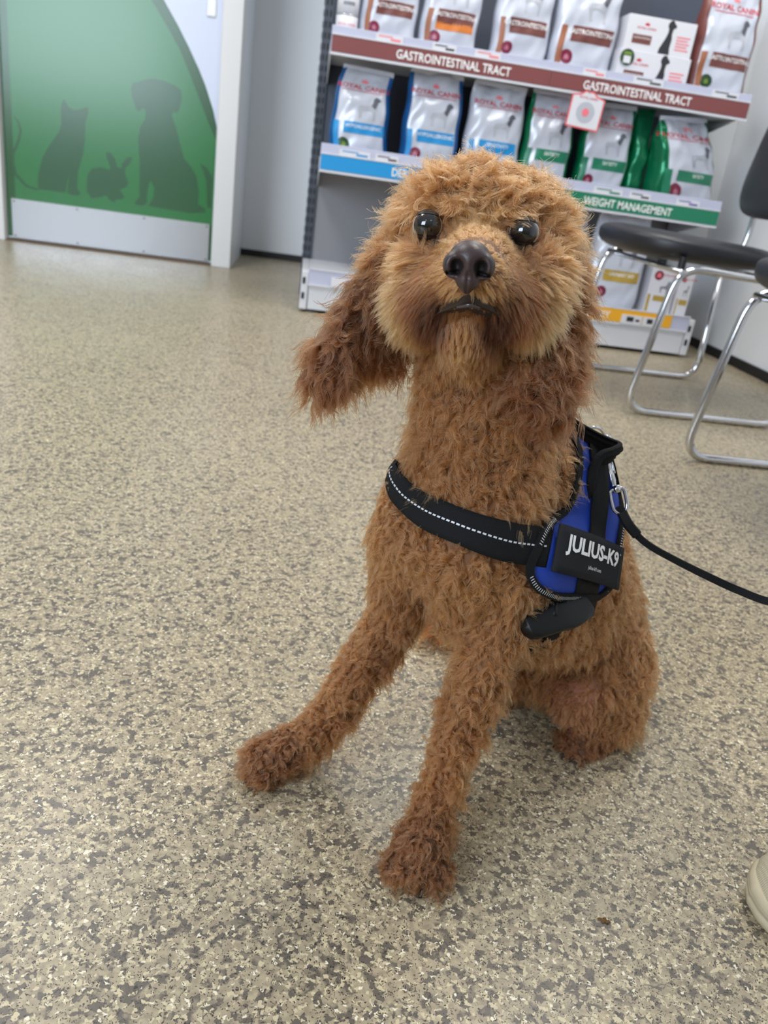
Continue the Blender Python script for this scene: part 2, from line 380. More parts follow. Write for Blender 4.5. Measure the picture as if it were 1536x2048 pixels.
def shelf(z, deep, rail=0.03, nameplates=(), strips=(), tickets=(), tray=True):
    s = ubox('shelf', (X0, YF + 0.004, z - 0.055), (X1, YR - 0.02, z - 0.012), M_white, bev=0.002)
    par = s
    f = lambda k: (lambda a, b: tuple(np.array((a, YF - 0.0006 * k, b)) - U))
    bm = bmesh.new(); add_box(bm, np.array((X0, YF, z - 0.066)) - U, np.array((X1, YF + 0.006, z + rail)) - U, 0.001, 1)
    from_bm('price_rail', bm, M_rail, par)
    for a, b, m in strips:
        ubox('header_strip', (a, YF - 0.004, z - 0.056), (b, YF - 0.001, z - 0.003), m, par, 0.0008)
    ubox('rail_edge', (X0, YF - 0.005, z - 0.066), (X1, YF - 0.001, z - 0.058), M_white, par)
    ubox('rail_edge', (X0, YF - 0.005, z - 0.002), (X1, YF - 0.001, z + 0.003), M_white, par)
    for s_, cx in nameplates:
        decal_text('header_lettering', s_, 0.030, cx, z - 0.045, lambda a, b: tuple(np.array((a, YF - 0.0048, b)) - U), M_txt, par, 0.016, 0.82)
    for a, wd, mm in tickets:
        t = ubox('price_ticket', (a, YF - 0.003, z + 0.003), (a + wd, YF - 0.0006, z + 0.024), M_paper, par)
        g = lambda p, q: tuple(np.array((p, YF - 0.0036, q)) - U)
        decal_polys('ticket_print', [[(a + wd * .1, z + .016), (a + wd * .62, z + .016), (a + wd * .62, z + .020), (a + wd * .1, z + .020)], [(a + wd * .55, z + .006), (a + wd * .92, z + .006), (a + wd * .92, z + .013), (a + wd * .55, z + .013)]], g, mm, par)
    for xx in (X0 + 0.002, X1 - 0.006):
        if tray: 
            b_ = mesh('bracket', [np.array((xx + dx, y_, z_)) - U for dx in (0, 0.003) for y_, z_ in ((YF + 0.02, z - 0.012), (YR - 0.03, z - 0.012), (YR - 0.03, z - 0.13), (YF + 0.02, z - 0.05))],
                 [(0, 1, 2, 3), (7, 6, 5, 4), (0, 4, 5, 1), (1, 5, 6, 2), (2, 6, 7, 3), (3, 7, 4, 0)], M_white, par)
ZT, ZM, ZB = 1.005, 0.606, 0.176
XM = 0.86
shelf(ZT, .45, 0.028, (('GASTROINTESTINAL TRACT', 0.488), ('GASTROINTESTINAL TRACT', 1.208)), ((X0 + .003, XM, M_strip_b), (XM + .001, X1 - .003, M_strip_b)),
      ((0.19, .10, M_pink), (0.40, .09, M_ink), (0.56, .10, M_pink), (0.98, .09, M_pink), (1.18, .12, M_ink), (1.50, .11, M_ink)))
shelf(ZM, .45, 0.036, (('DERMATOLOGY', 0.435), ('WEIGHT MANAGEMENT', 1.275)), ((X0 + .003, XM, M_blue), (XM + .001, X1 - .003, M_green)),
      ((0.10, .12, M_blue), (0.24, .09, M_ink), (1.12, .12, M_green), (1.27, .09, M_ink), (1.47, .10, M_purple)))
shelf(ZB, .45, -0.002, (('URINARY', 1.235),), ((XM, 1.585, M_yel),), (), False)
for a, b, m1 in ((0.12, 0.36, M_purple), (1.36, 1.45, M_ink), (1.455, 1.53, M_ink)):
    t = ubox('price_ticket', (a, YF - 0.009, 0.118), (b, YF - 0.0045, 0.155), M_paper)
    g = lambda p, q: tuple(np.array((p, YF - 0.0096, q)) - U)
    wd = b - a
    decal_polys('ticket_print', [[(a + wd * .25, .128), (a + wd * .6, .128), (a + wd * .6, .148), (a + wd * .25, .148)], [(a + wd * .7, .13), (a + wd * .9, .13), (a + wd * .9, .14), (a + wd * .7, .14)]], g, m1, t)

# hang tag clipped under the top lip
hx, hz = 1.017, 0.885
ht = empty('hang_tag', (hx, YF - 0.015, hz), 'white red-bordered card tag hanging below the brown strip', 'tag')
tagpoly = [(-0.066, -0.062), (0.066, -0.062), (0.066, 0.05), (0.03, 0.058), (0.018, 0.070), (-0.018, 0.070), (-0.03, 0.058), (-0.066, 0.05)]
tagin = [(x_ * 0.92, z_ * 0.91) for x_, z_ in tagpoly]
rt_ = lambda a, b, k: ((a * math.cos(.06) + b * math.sin(.06)), -0.0008 * k, (-a * math.sin(.06) + b * math.cos(.06)))
bm = bmesh.new(); vs = [bm.verts.new(rt_(a, b, 0)) for a, b in tagpoly]; f_ = bm.faces.new(vs)
ex = bmesh.ops.extrude_face_region(bm, geom=[f_]); bmesh.ops.translate(bm, vec=(0, 0.0015, 0), verts=[v for v in ex['geom'] if isinstance(v, bmesh.types.BMVert)])
bmesh.ops.recalc_face_normals(bm, faces=bm.faces[:])
from_bm('card', bm, mat('coral_card_border', (226, 92, 98), 0.45), ht)
decal_polys('card_face', [tagin], lambda a, b: rt_(a, b, 1), M_paper, ht)
decal_disc('grey_emblem', 0, -0.004, 0.036, lambda a, b: rt_(a, b, 2), M_sketch, ht)
decal_disc('emblem_centre', 0, -0.004, 0.014, lambda a, b: rt_(a, b, 3), M_pink, ht)
decal_text('card_lettering', 'ROYAL CANIN', 0.008, 0, 0.042, lambda a, b: rt_(a, b, 2), M_red, ht, 0.01)
ring_p = [(-0.035 + 0.0 * i, 0, 0.06 + 0.0) for i in range(1)]
tube('clip', [(0, -0.002, 0.062), (0, -0.004, 0.075), (0, 0.002, 0.09)], 0.002, M_tin, ht, 8)

# ---------------------------------------------------------------- pet food bags
DOGP = [(-0.30, 0.02), (-0.27, 0.16), (-0.22, 0.20), (0.05, 0.24), (0.16, 0.40), (0.17, 0.56), (0.26, 0.66), (0.36, 0.60), (0.42, 0.50), (0.33, 0.44), (0.30, 0.30), (0.28, 0.14), (0.26, -0.05), (0.27, -0.34), (0.22, -0.36), (0.19, -0.34), (0.19, -0.08), (0.10, 0.02), (-0.10, 0.03), (-0.17, -0.06), (-0.16, -0.32), (-0.22, -0.34), (-0.25, -0.32), (-0.26, -0.08)]
CROWN = [(-0.5, 0), (0.5, 0), (0.62, 0.5), (0.3, 0.3), (0.2, 0.75), (0, 0.4), (-0.2, 0.75), (-0.3, 0.3), (-0.62, 0.5)]
def bag(px, w_, h_, d_, label, group, band, gusset=None, stripe=None, sticker=M_burg, text='', seed=0, lean=0.0, twist=0.0, slump=0.0, y=3.43, z=None, rz=0.0, band2=None, brand=True, fold=0.0, gap=0.0, decals=True, topw=0.94, body=None, mname='pet_food_bag'):
    rnd = random.Random(seed); ph = [rnd.uniform(0, 6.28) for _ in range(10)]
    root = empty(mname, (px, y + d_ / 2, z), label, 'bag', group, rz)
    W, D = w_ / 2, d_ / 2
    def prof(v):
        t = max(0.0, (v - 0.62) / 0.38)
        dd = D * (0.86 + 0.16 * math.sin(math.pi * min(1, v * 1.25))) * (1 - t ** 1.7) + 0.0025
        ww = W * (1 - (1 - topw) * v + 0.03 * math.sin(math.pi * v))
        if v < 0.05: dd *= 0.9 + 2 * v; ww *= 0.97 + 0.6 * v
        return ww, dd
    def deform(p, v):
        x_, y_, z_ = p
        am = 0.0022 + 0.006 * max(0, v - 0.6)
        y_ += am * (math.sin(x_ * 55 + ph[0] + z_ * 22) + 0.8 * math.sin(z_ * 70 + ph[1] - x_ * 30) + 0.6 * math.sin(x_ * 120 - z_ * 60 + ph[2]))
        x_ += 0.0025 * math.sin(z_ * 40 + ph[3])
        x_ += lean * v + slump * v * v
        y_ += -fold * max(0, v - 0.75) ** 1.5 * 3
        z_ -= abs(slump) * 0.35 * v * v * (1 + x_ / W * 0.6 * np.sign(slump) if slump else 1)
        z_ += 0.004 * math.sin(x_ * 40 + ph[4]) * (v > 0.9)
        a = twist * v; x2 = x_ * math.cos(a) - y_ * math.sin(a); y2 = x_ * math.sin(a) + y_ * math.cos(a)
        return (x2, y2, z_)
    NE = 3.2
    def front(a, b, k=1):                       # a in metres from the bag's middle, b height in metres
        v = min(max(b / h_, 0), 1); ww, dd = prof(v)
        q = min(abs(a) / ww, 0.9995)
        return deform((a, -dd * (1 - q ** NE) ** (1 / NE) - 0.0006 - 0.0008 * k, b), v)
    NV, NU = 60, 96; V = []; F = []; MI = []
    for j in range(NV + 1):
        v = j / NV; ww, dd = prof(v)
        for i in range(NU):
            th = 2 * math.pi * i / NU; c, s_ = math.cos(th), math.sin(th)
            x_ = ww * np.sign(c) * abs(c) ** (2 / NE); y_ = dd * np.sign(s_) * abs(s_) ** (2 / NE)
            V.append(deform((x_, y_, v * h_), v))
    for j in range(NV):
        for i in range(NU):
            F.append((j * NU + i, j * NU + (i + 1) % NU, (j + 1) * NU + (i + 1) % NU, (j + 1) * NU + i))
            ang = ((i + 0.5) / NU * 360)
            side = min(abs(ang - 0), abs(ang - 360)) < 40 or abs(ang - 180) < 40
            back_ = 40 <= ang <= 140
            MI.append(1 if (gusset and (side)) else 0)
    F.append(tuple(range(NU))[::-1]); MI.append(0); F.append(tuple(NV * NU + i for i in range(NU))); MI.append(0)
    mesh('sack', V, F, None, root, True, [body or M_bag, gusset or body or M_bag], MI)
    mesh('top_seal', [deform((sx * W * topw * 0.99, sy * 0.002, h_ * (0.985 + 0.055 * k)), 1) for k in (0, 1) for sx, sy in ((-1, -1), (1, -1), (1, 1), (-1, 1))],
         [(0, 1, 5, 4), (1, 2, 6, 5), (2, 3, 7, 6), (3, 0, 4, 7), (4, 5, 6, 7)], body or M_bag, root)
    if not decals: return root
    f = lambda a, b: front(a, b, 1); f2 = lambda a, b: front(a, b, 2)
    if brand:
        decal_text('brand_lettering', 'ROYAL CANIN', h_ * 0.052, 0.0, h_ * 0.79, f, M_red, root, 0.015, 0.98 * w_ / (h_ * 0.55))
        decal_polys('crown_emblem', [[(a * w_ * 0.10, h_ * 0.865 + b * w_ * 0.10) for a, b in CROWN]], f, M_pink, root)
        decal_grid('brand_underline', -W * 0.70, W * 0.70, h_ * 0.765, h_ * 0.772, f, M_red, root, 10, 1)
    decal_polys('hound_drawing', [[(W * 0.20 + a * w_ * 0.52, h_ * 0.56 + b * h_ * 0.26) for a, b in DOGP]], f, M_sketch, root, 0.015)
    decal_polys('hound_head', [[(W * 0.20 + a * w_ * 0.52, h_ * 0.56 + b * h_ * 0.26) for a, b in ((.12, .24), (.17, .42), (.18, .55), (.26, .65), (.36, .60), (.41, .50), (.33, .44), (.29, .30), (.24, .12))]], f2, M_ink2, root, 0.015)
    decal_grid('colour_band', -W * 0.50, W * 0.82, h_ * 0.30, h_ * 0.425, f, band, root)
    if band2: decal_grid('lower_band', -W * 0.50, W * 0.82, h_ * 0.245, h_ * 0.315, f, band2, root)
    if text: decal_text('band_lettering', text, h_ * 0.040, W * 0.16, h_ * 0.362, f2, M_txt, root, 0.01, 0.9)
    decal_grid('edge_stripe', -W * 0.84, -W * 0.66, h_ * 0.12, h_ * 0.42, f, stripe or band, root, 3, 6)
    st = decal_disc('round_sticker', -W * 0.50, h_ * 0.175, w_ * 0.10, f, sticker, root)
    decal_polys('sticker_print', [[(-W * 0.50 + a * w_ * 0.085, h_ * 0.17 + b * w_ * 0.085) for a, b in ((-.4, -.35), (.4, -.35), (.4, .2), (0, .55), (-.4, .2))]], f2, M_lgreen if sticker is M_dgreen else M_stk, root)
    return root
GT, GM, GB = 'food bags on the top shelf', 'food bags on the middle shelf', 'food bags on the bottom shelf'
zt, zm, zb = ZT - 0.012, ZM - 0.012, ZB - 0.012
bag(0.236, 0.206, 0.36, 0.10, 'white foil bag with plain brown band, first bag on top shelf beside the tins', GT, M_brown, stripe=M_brown2, text='GASTROINTESTINAL', seed=1, z=zt)
bag(0.462, 0.215, 0.37, 0.10, 'white foil bag with brown over orange band on the top shelf', GT, M_brown, stripe=M_brown2, text='GASTROINTESTINAL', seed=2, z=zt, band2=M_orange, lean=0.012)
bag(0.742, 0.215, 0.40, 0.11, 'white foil brown-banded bag just right of the gap on the top shelf', GT, M_brown, stripe=M_brown2, text='GASTROINTESTINAL', seed=3, z=zt)
bag(0.985, 0.245, 0.42, 0.11, 'wide white foil brown-banded bag beside the two stacked cartons', GT, M_brown, stripe=M_brown2, text='GASTROINTESTINAL', seed=4, z=zt, lean=0.008)
bag(1.552, 0.235, 0.40, 0.11, 'twisted white bag with brown side and green sticker at top shelf right end', GT, M_brown, M_brown, M_brown2, M_dgreen, 'GASTROINTESTINAL', 5, z=zt, twist=0.10, lean=-0.01, topw=1.0)
bag(1.435, 0.09, 0.27, 0.08, 'narrow silver foil bag squeezed behind the cartons on top shelf', GT, M_brown, seed=6, z=zt, y=3.58, decals=False)
bag(0.178, 0.235, 0.33, 0.12, 'slumping white bag with blue band and green sticker at middle shelf left end', GM, M_blue, M_navy, M_blue, M_dgreen, 'HYPOALLERGENIC', 7, z=zm, lean=-0.03, twist=-0.12, slump=0.035, topw=0.84)
bag(0.452, 0.225, 0.345, 0.11, 'upright white blue-banded bag with dark blue side, second on middle shelf', GM, M_blue, M_navy, M_blue, M_burg, 'HYPOALLERGENIC', 8, z=zm)
bag(0.702, 0.225, 0.34, 0.10, 'pale blue-banded bag above the dog\'s head on the middle shelf', GM, M_blue, None, M_blue, M_burg, 'SENSITIVITY', 9, z=zm)
bag(0.925, 0.20, 0.34, 0.10, 'white bag with green band left of the hanging red-bordered tag', GM, M_green, M_gfoil, M_green, M_burg, 'SATIETY', 10, z=zm)
bag(1.172, 0.215, 0.335, 0.10, 'shaded foil bag with green band and green side behind the hanging tag', GM, M_green, M_gfoil, M_green, M_burg, 'SATIETY', 11, z=zm, y=3.45)
bag(1.322, 0.08, 0.335, 0.12, 'narrow shiny green foil bag side-on beside the shaded green-banded bag', GM, M_green, None, seed=15, z=zm, y=3.47, decals=False, body=M_gfoil)
bag(1.530, 0.35, 0.345, 0.14, 'bulging slumped bag with shiny green foil side at middle shelf right end', GM, M_green, M_gfoil, M_green, M_burg, 'SATIETY', 12, z=zm, slump=-0.05, rz=0.42, lean=-0.03, topw=0.74)
bag(1.325, 0.24, 0.37, 0.12, 'white bag with ochre band on the amber-stripped bottom shelf', GB, M_gold, None, M_gold, M_burg, 'URINARY S/O', 13, z=zb, y=3.42)
bag(1.19, 0.05, 0.36, 0.20, 'dark olive-sided bag edge behind the ochre-banded bag', GB, M_gold, seed=14, z=zb, y=3.52, decals=False, gusset=mat('dark_olive_foil', (70, 62, 30), 0.4))
# cartons
def carton(name, x0, x1, z0, h_, d_, label, group, kind, y=3.40, rz=0.0):
    w_ = x1 - x0
    root = empty(name, ((x0 + x1) / 2, y + d_ / 2, z0), label, 'box', group, rz)
    box('carton_body', (-w_ / 2, -d_ / 2, 0), (w_ / 2, d_ / 2, h_), M_paper, root, 0.002)
    f = lambda k: (lambda a, b: (a, -d_ / 2 - 0.0007 * k, b))
    if kind == 'wide':
        decal_text('brand_lettering', 'ROYAL CANIN', h_ * 0.07, -w_ * 0.22, h_ * 0.62, f(1), M_red, root, 0.01, 1.0)
        decal_polys('crown_emblem', [[(-w_ * 0.22 + a * w_ * 0.06, h_ * 0.73 + b * w_ * 0.06) for a, b in CROWN]], f(1), M_red, root)
        decal_grid('colour_band', -w_ * 0.40, -w_ * 0.12, h_ * 0.20, h_ * 0.46, f(1), M_brown, root, 2, 2)
        decal_text('band_lettering', 'GASTROINTESTINAL', h_ * 0.06, -w_ * 0.26, h_ * 0.34, f(2), M_txt, root, 0.0, 0.75)
        decal_polys('hound_picture', [[(w_ * 0.12 + a * w_ * 0.2, h_ * 0.02 + b * h_) for a, b in ((-.55, 0), (-.52, .14), (-.36, .30), (-.20, .46), (-.10, .62), (-.10, .72), (-.20, .80), (-.16, .90), (-.02, .97), (.16, .97), (.26, .90), (.42, .84), (.42, .78), (.24, .74), (.20, .60), (.26, .44), (.22, .20), (.30, 0))]], f(1), M_ink, root)
        for k in range(6): pass
        decal_polys('small_print', [[(w_ * 0.24, h_ * (0.18 + 0.09 * k)), (w_ * (0.44 - 0.03 * (k % 2)), h_ * (0.18 + 0.09 * k)), (w_ * (0.44 - 0.03 * (k % 2)), h_ * (0.22 + 0.09 * k)), (w_ * 0.24, h_ * (0.22 + 0.09 * k))] for k in range(5)], f(1), M_pink, root)
    else:
        decal_disc('round_sticker', -w_ * 0.22, h_ * 0.84, w_ * 0.17, f(1), M_burg, root)
        decal_polys('sticker_print', [[(-w_ * 0.22 + a * w_ * 0.2, h_ * 0.84 + b * w_ * 0.2) for a, b in ((-.4, -.35), (.4, -.35), (.4, .2), (0, .55), (-.4, .2))]], f(2), M_pink, root)
        decal_polys('hound_drawing', [[(w_ * 0.08 + a * w_ * 0.55, h_ * 0.56 + b * h_ * 0.26) for a, b in DOGP]], f(1), M_grey, root)
        decal_grid('colour_band', -w_ * 0.25, w_ * 0.38, h_ * 0.28, h_ * 0.40, f(1), M_gold, root, 2, 2)
        decal_grid('edge_stripe', -w_ * 0.47, -w_ * 0.36, h_ * 0.04, h_ * 0.42, f(1), M_gold, root, 2, 2)
        decal_text('brand_lettering', 'ROYAL CANIN', h_ * 0.045, w_ * 0.2, h_ * 0.84, f(1), M_red, root, 0.01, 0.8)
    return root
carton('food_carton', 1.120, 1.405, zt, 0.127, 0.16, 'lower white carton of tins with green round sticker on top shelf', 'stacked cartons', 'wide')
carton('food_carton', 1.128, 1.398, zt + 0.1275, 0.116, 0.15, 'upper white carton with black hound picture, stacked on its twin', 'stacked cartons', 'wide', y=3.405)
gs = empty('price_roundel', (1.150, 3.397, zt + 0.100), 'dark green round sticker across the left of two stacked cartons', 'sticker')
decal_disc('sticker_face', 0, 0, 0.028, lambda a, b: (a, -0.0012, b), M_dgreen, gs)
decal_polys('sticker_print', [[(-.014, -.02), (.014, -.02), (.014, .004), (-.014, .004)]], lambda a, b: (a, -0.0018, b), M_paper, gs)
decal_polys('sticker_arc', [[(-.018, .008), (.018, .008), (.012, .018), (-.012, .018)]], lambda a, b: (a, -0.0018, b), M_lgreen, gs)
carton('food_box', 1.478, 1.596, zb, 0.19, 0.10, 'tall white box with ochre band beside the bottom-shelf bag', 'boxes on the bottom shelf', 'tall', y=3.43)
carton('food_box', 1.604, 1.73 - .07, zb, 0.185, 0.10, 'tall white box with ochre band at the bottom shelf\'s right end', 'boxes on the bottom shelf', 'tall', y=3.41)
pb = empty('purple_box', (0.40, 3.60, zb), 'dark purple box half hidden behind the dog on the bottom shelf', 'box')
box('carton_body', (-0.06, -0.05, 0), (0.06, 0.05, 0.15), mat('dark_purple_card', (70, 52, 110), 0.5), pb, 0.002)
decal_grid('label', -0.05, 0.05, 0.04, 0.09, lambda a, b: (a, -0.0508, b), M_purple, pb, 2, 2)
for k in range(3):
    t = empty('food_tin', (0.082, 3.455, zt + 0.0905 * k), ('bottom white tin stacked at the left end of the top shelf', 'middle white tin stacked at the left end of the top shelf', 'topmost white tin stacked at the left end of the top shelf')[k], 'tin', 'white tins on the top shelf')
    lathe('can', [(0.036, 0), (0.040, 0.002), (0.040, 0.088), (0.036, 0.090)], M_paper, t, 32)
    lathe('rim', [(0.0405, 0.0845), (0.0415, 0.087), (0.0405, 0.0895)], M_tin, t, 32)
    cyl = lambda a, b: (0.0406 * math.sin(a / 0.04), -0.0406 * math.cos(a / 0.04), b)
    decal_text('brand_lettering', 'ROYAL CANIN', 0.008, 0.0, 0.052, cyl, M_pink, t, 0.01)
    decal_grid('colour_band', -0.02, 0.024, 0.026, 0.038, cyl, M_grey, t, 8, 1)

# ---------------------------------------------------------------- chairs
def chair(label, y0, y1, proto=None):
    """sled-base visitor chair facing -x; local origin on the floor mid chair front"""
    yc = (y0 + y1) / 2; hw = (y1 - y0) / 2
    if proto is None:
        root = empty('visitor_chair', (1.03, yc, 0), label, 'chair', 'black visitor chairs')
        for s in (-1, 1):
            P = [(0.50, s * hw, 0.44), (0.47, s * hw, 0.012), (-0.02, s * hw, 0.012), (0.035, s * hw, 0.445), (0.47, s * hw, 0.425), (0.485, s * (hw - .02), 0.45)]
            pth = rounded_path([(0.475, s * hw, 0.430), (0.490, s * hw, 0.011), (-0.025, s * hw, 0.011), (0.035, s * hw, 0.440), (0.34, s * (hw - .0), 0.432), (0.475, s * hw, 0.425)], 0.075, 10)
            tube('leg_frame', pth, 0.011, M_chrome, root, 14)
        tube('cross_bar', [(0.042, -hw, 0.425), (0.042, hw, 0.425)], 0.008, M_chrome, root, 12)
        tube('cross_bar', [(0.42, -hw, 0.425), (0.42, hw, 0.425)], 0.008, M_chrome, root, 12)
        # seat pad: superellipse disc, crowned, thick
        V = []; F = []; NR, NA = 14, 64
        def seat(u, th, top):
            c, s_ = math.cos(th), math.sin(th); a, b = 0.262, hw - 0.035
            x_ = a * np.sign(c) * abs(c) ** (2 / 2.7) * u; y_ = b * np.sign(s_) * abs(s_) ** (2 / 2.7) * u
            e_ = (1 - u ** 5) ** 0.5
            z_ = (0.492 + 0.036 * e_ - 0.012 * (1 - u * u) - 0.010 * (x_ / a)) if top else (0.484 - 0.042 * e_)
            return (0.175 + x_, y_, z_)
        for top in (1, 0):
            base = len(V)
            V.append(seat(0, 0, top))
            for k in range(1, NR + 1):
                u = math.sin(math.pi / 2 * k / NR)
                for i in range(NA): V.append(seat(u, 2 * math.pi * i / NA, top))
            for i in range(NA):
                j = (i + 1) % NA
                F.append((base, base + 1 + i, base + 1 + j) if top else (base, base + 1 + j, base + 1 + i))
                for k in range(NR - 1):
                    a, b = base + 1 + k * NA + i, base + 1 + k * NA + j; c, d = base + 1 + (k + 1) * NA + i, base + 1 + (k + 1) * NA + j
                    F.append((a, c, d, b) if top else (a, b, d, c))
            if not top:
                for i in range(NA):
                    j = (i + 1) % NA; t0 = 1 + (NR - 1) * NA; b0 = base + 1 + (NR - 1) * NA
                    F.append((t0 + i, b0 + i, b0 + j, t0 + j))
        mesh('seat', V, F, M_vinyl, root, True)
        for s in (-1, 1):
            for xx in (0.06, 0.38):
                bm = bmesh.new(); add_cyl(bm, (xx, s * (hw - .05), 0.447), 0.011, 0.036, 'Z', 16); from_bm('seat_mount', bm, M_black, root)
        for s in (-1, 1):
            tube('back_post', catmull([(0.40, s * 0.17, 0.44), (0.455, s * 0.17, 0.50), (0.462, s * 0.17, 0.62), (0.452, s * 0.17, 0.75)], 8), 0.010, M_chrome, root, 12)
        # backrest: rounded slab, curved
        V = []; F = []; A, Bz = hw - 0.02, 0.20
        def br(u, th, k):
            c, s_ = math.cos(th), math.sin(th)
            y_ = A * np.sign(c) * abs(c) ** (2 / 3.4) * u; z_ = Bz * np.sign(s_) * abs(s_) ** (2 / 3.4) * u
            e_ = (1 - u ** 6) ** 0.5
            y_ *= 1.0 - 0.10 * (z_ / Bz)
            return (0.455 + 0.35 * y_ * y_ - 0.012 + k * 0.021 * e_ - 0.04 * (z_ / Bz) * -0.6, y_, 0.795 + z_)
        for k in (-1, 1):
            base = len(V); V.append(br(0, 0, k))
            for q in range(1, NR + 1):
                u = math.sin(math.pi / 2 * q / NR)
                for i in range(NA): V.append(br(u, 2 * math.pi * i / NA, k))
            for i in range(NA):
                j = (i + 1) % NA; F.append((base, base + 1 + i, base + 1 + j))
                for q in range(NR - 1):
                    a, b = base + 1 + q * NA + i, base + 1 + q * NA + j; c, d = base + 1 + (q + 1) * NA + i, base + 1 + (q + 1) * NA + j
                    F.append((a, c, d, b))
            if k == 1:
                for i in range(NA):
                    j = (i + 1) % NA; t0 = 1 + (NR - 1) * NA; b0 = base + 1 + (NR - 1) * NA
                    F.append((t0 + i, b0 + i, b0 + j, t0 + j))
        mesh('backrest', V, F, M_vinyl, root, True)
        return root
    r = proto.copy(); COL.objects.link(r); r.location = (1.03, yc, 0); r['label'] = label
    for c in proto.children:
        d = c.copy(); COL.objects.link(d); d.parent = r
    return r
ch = chair('black visitor chair with visible backrest, in front of the amber-stripped bottom shelf', 2.29, 2.90)
bpy.context.view_layer.update()
chair('black visitor chair nearer the camera, cut off by the right edge', 1.27, 1.86 + .0, ch)

# ---------------------------------------------------------------- floor crumb
bm = bmesh.new(); p = PZ(1208, 1840, 0.0015)
for k, (dx, dy, s) in enumerate(((-.0035, .0012, .8), (0, 0, 1), (.003, -.0015, .9), (.0012, .002, .6), (-.001, -.0018, .5))):
    r = bmesh.ops.create_icosphere(bm, subdivisions=2, radius=0.0022 * s); bmesh.ops.scale(bm, vec=(1.3, .8, .5), verts=r['verts']); bmesh.ops.translate(bm, vec=(p[0] + dx, p[1] + dy, 0.0012), verts=r['verts'])
tag(from_bm('crumb', bm, mat('brown_crumb', (104, 72, 30), 0.8), None, True), 'tiny brown crumb on the floor below the dog, left of the shoe', 'crumb')

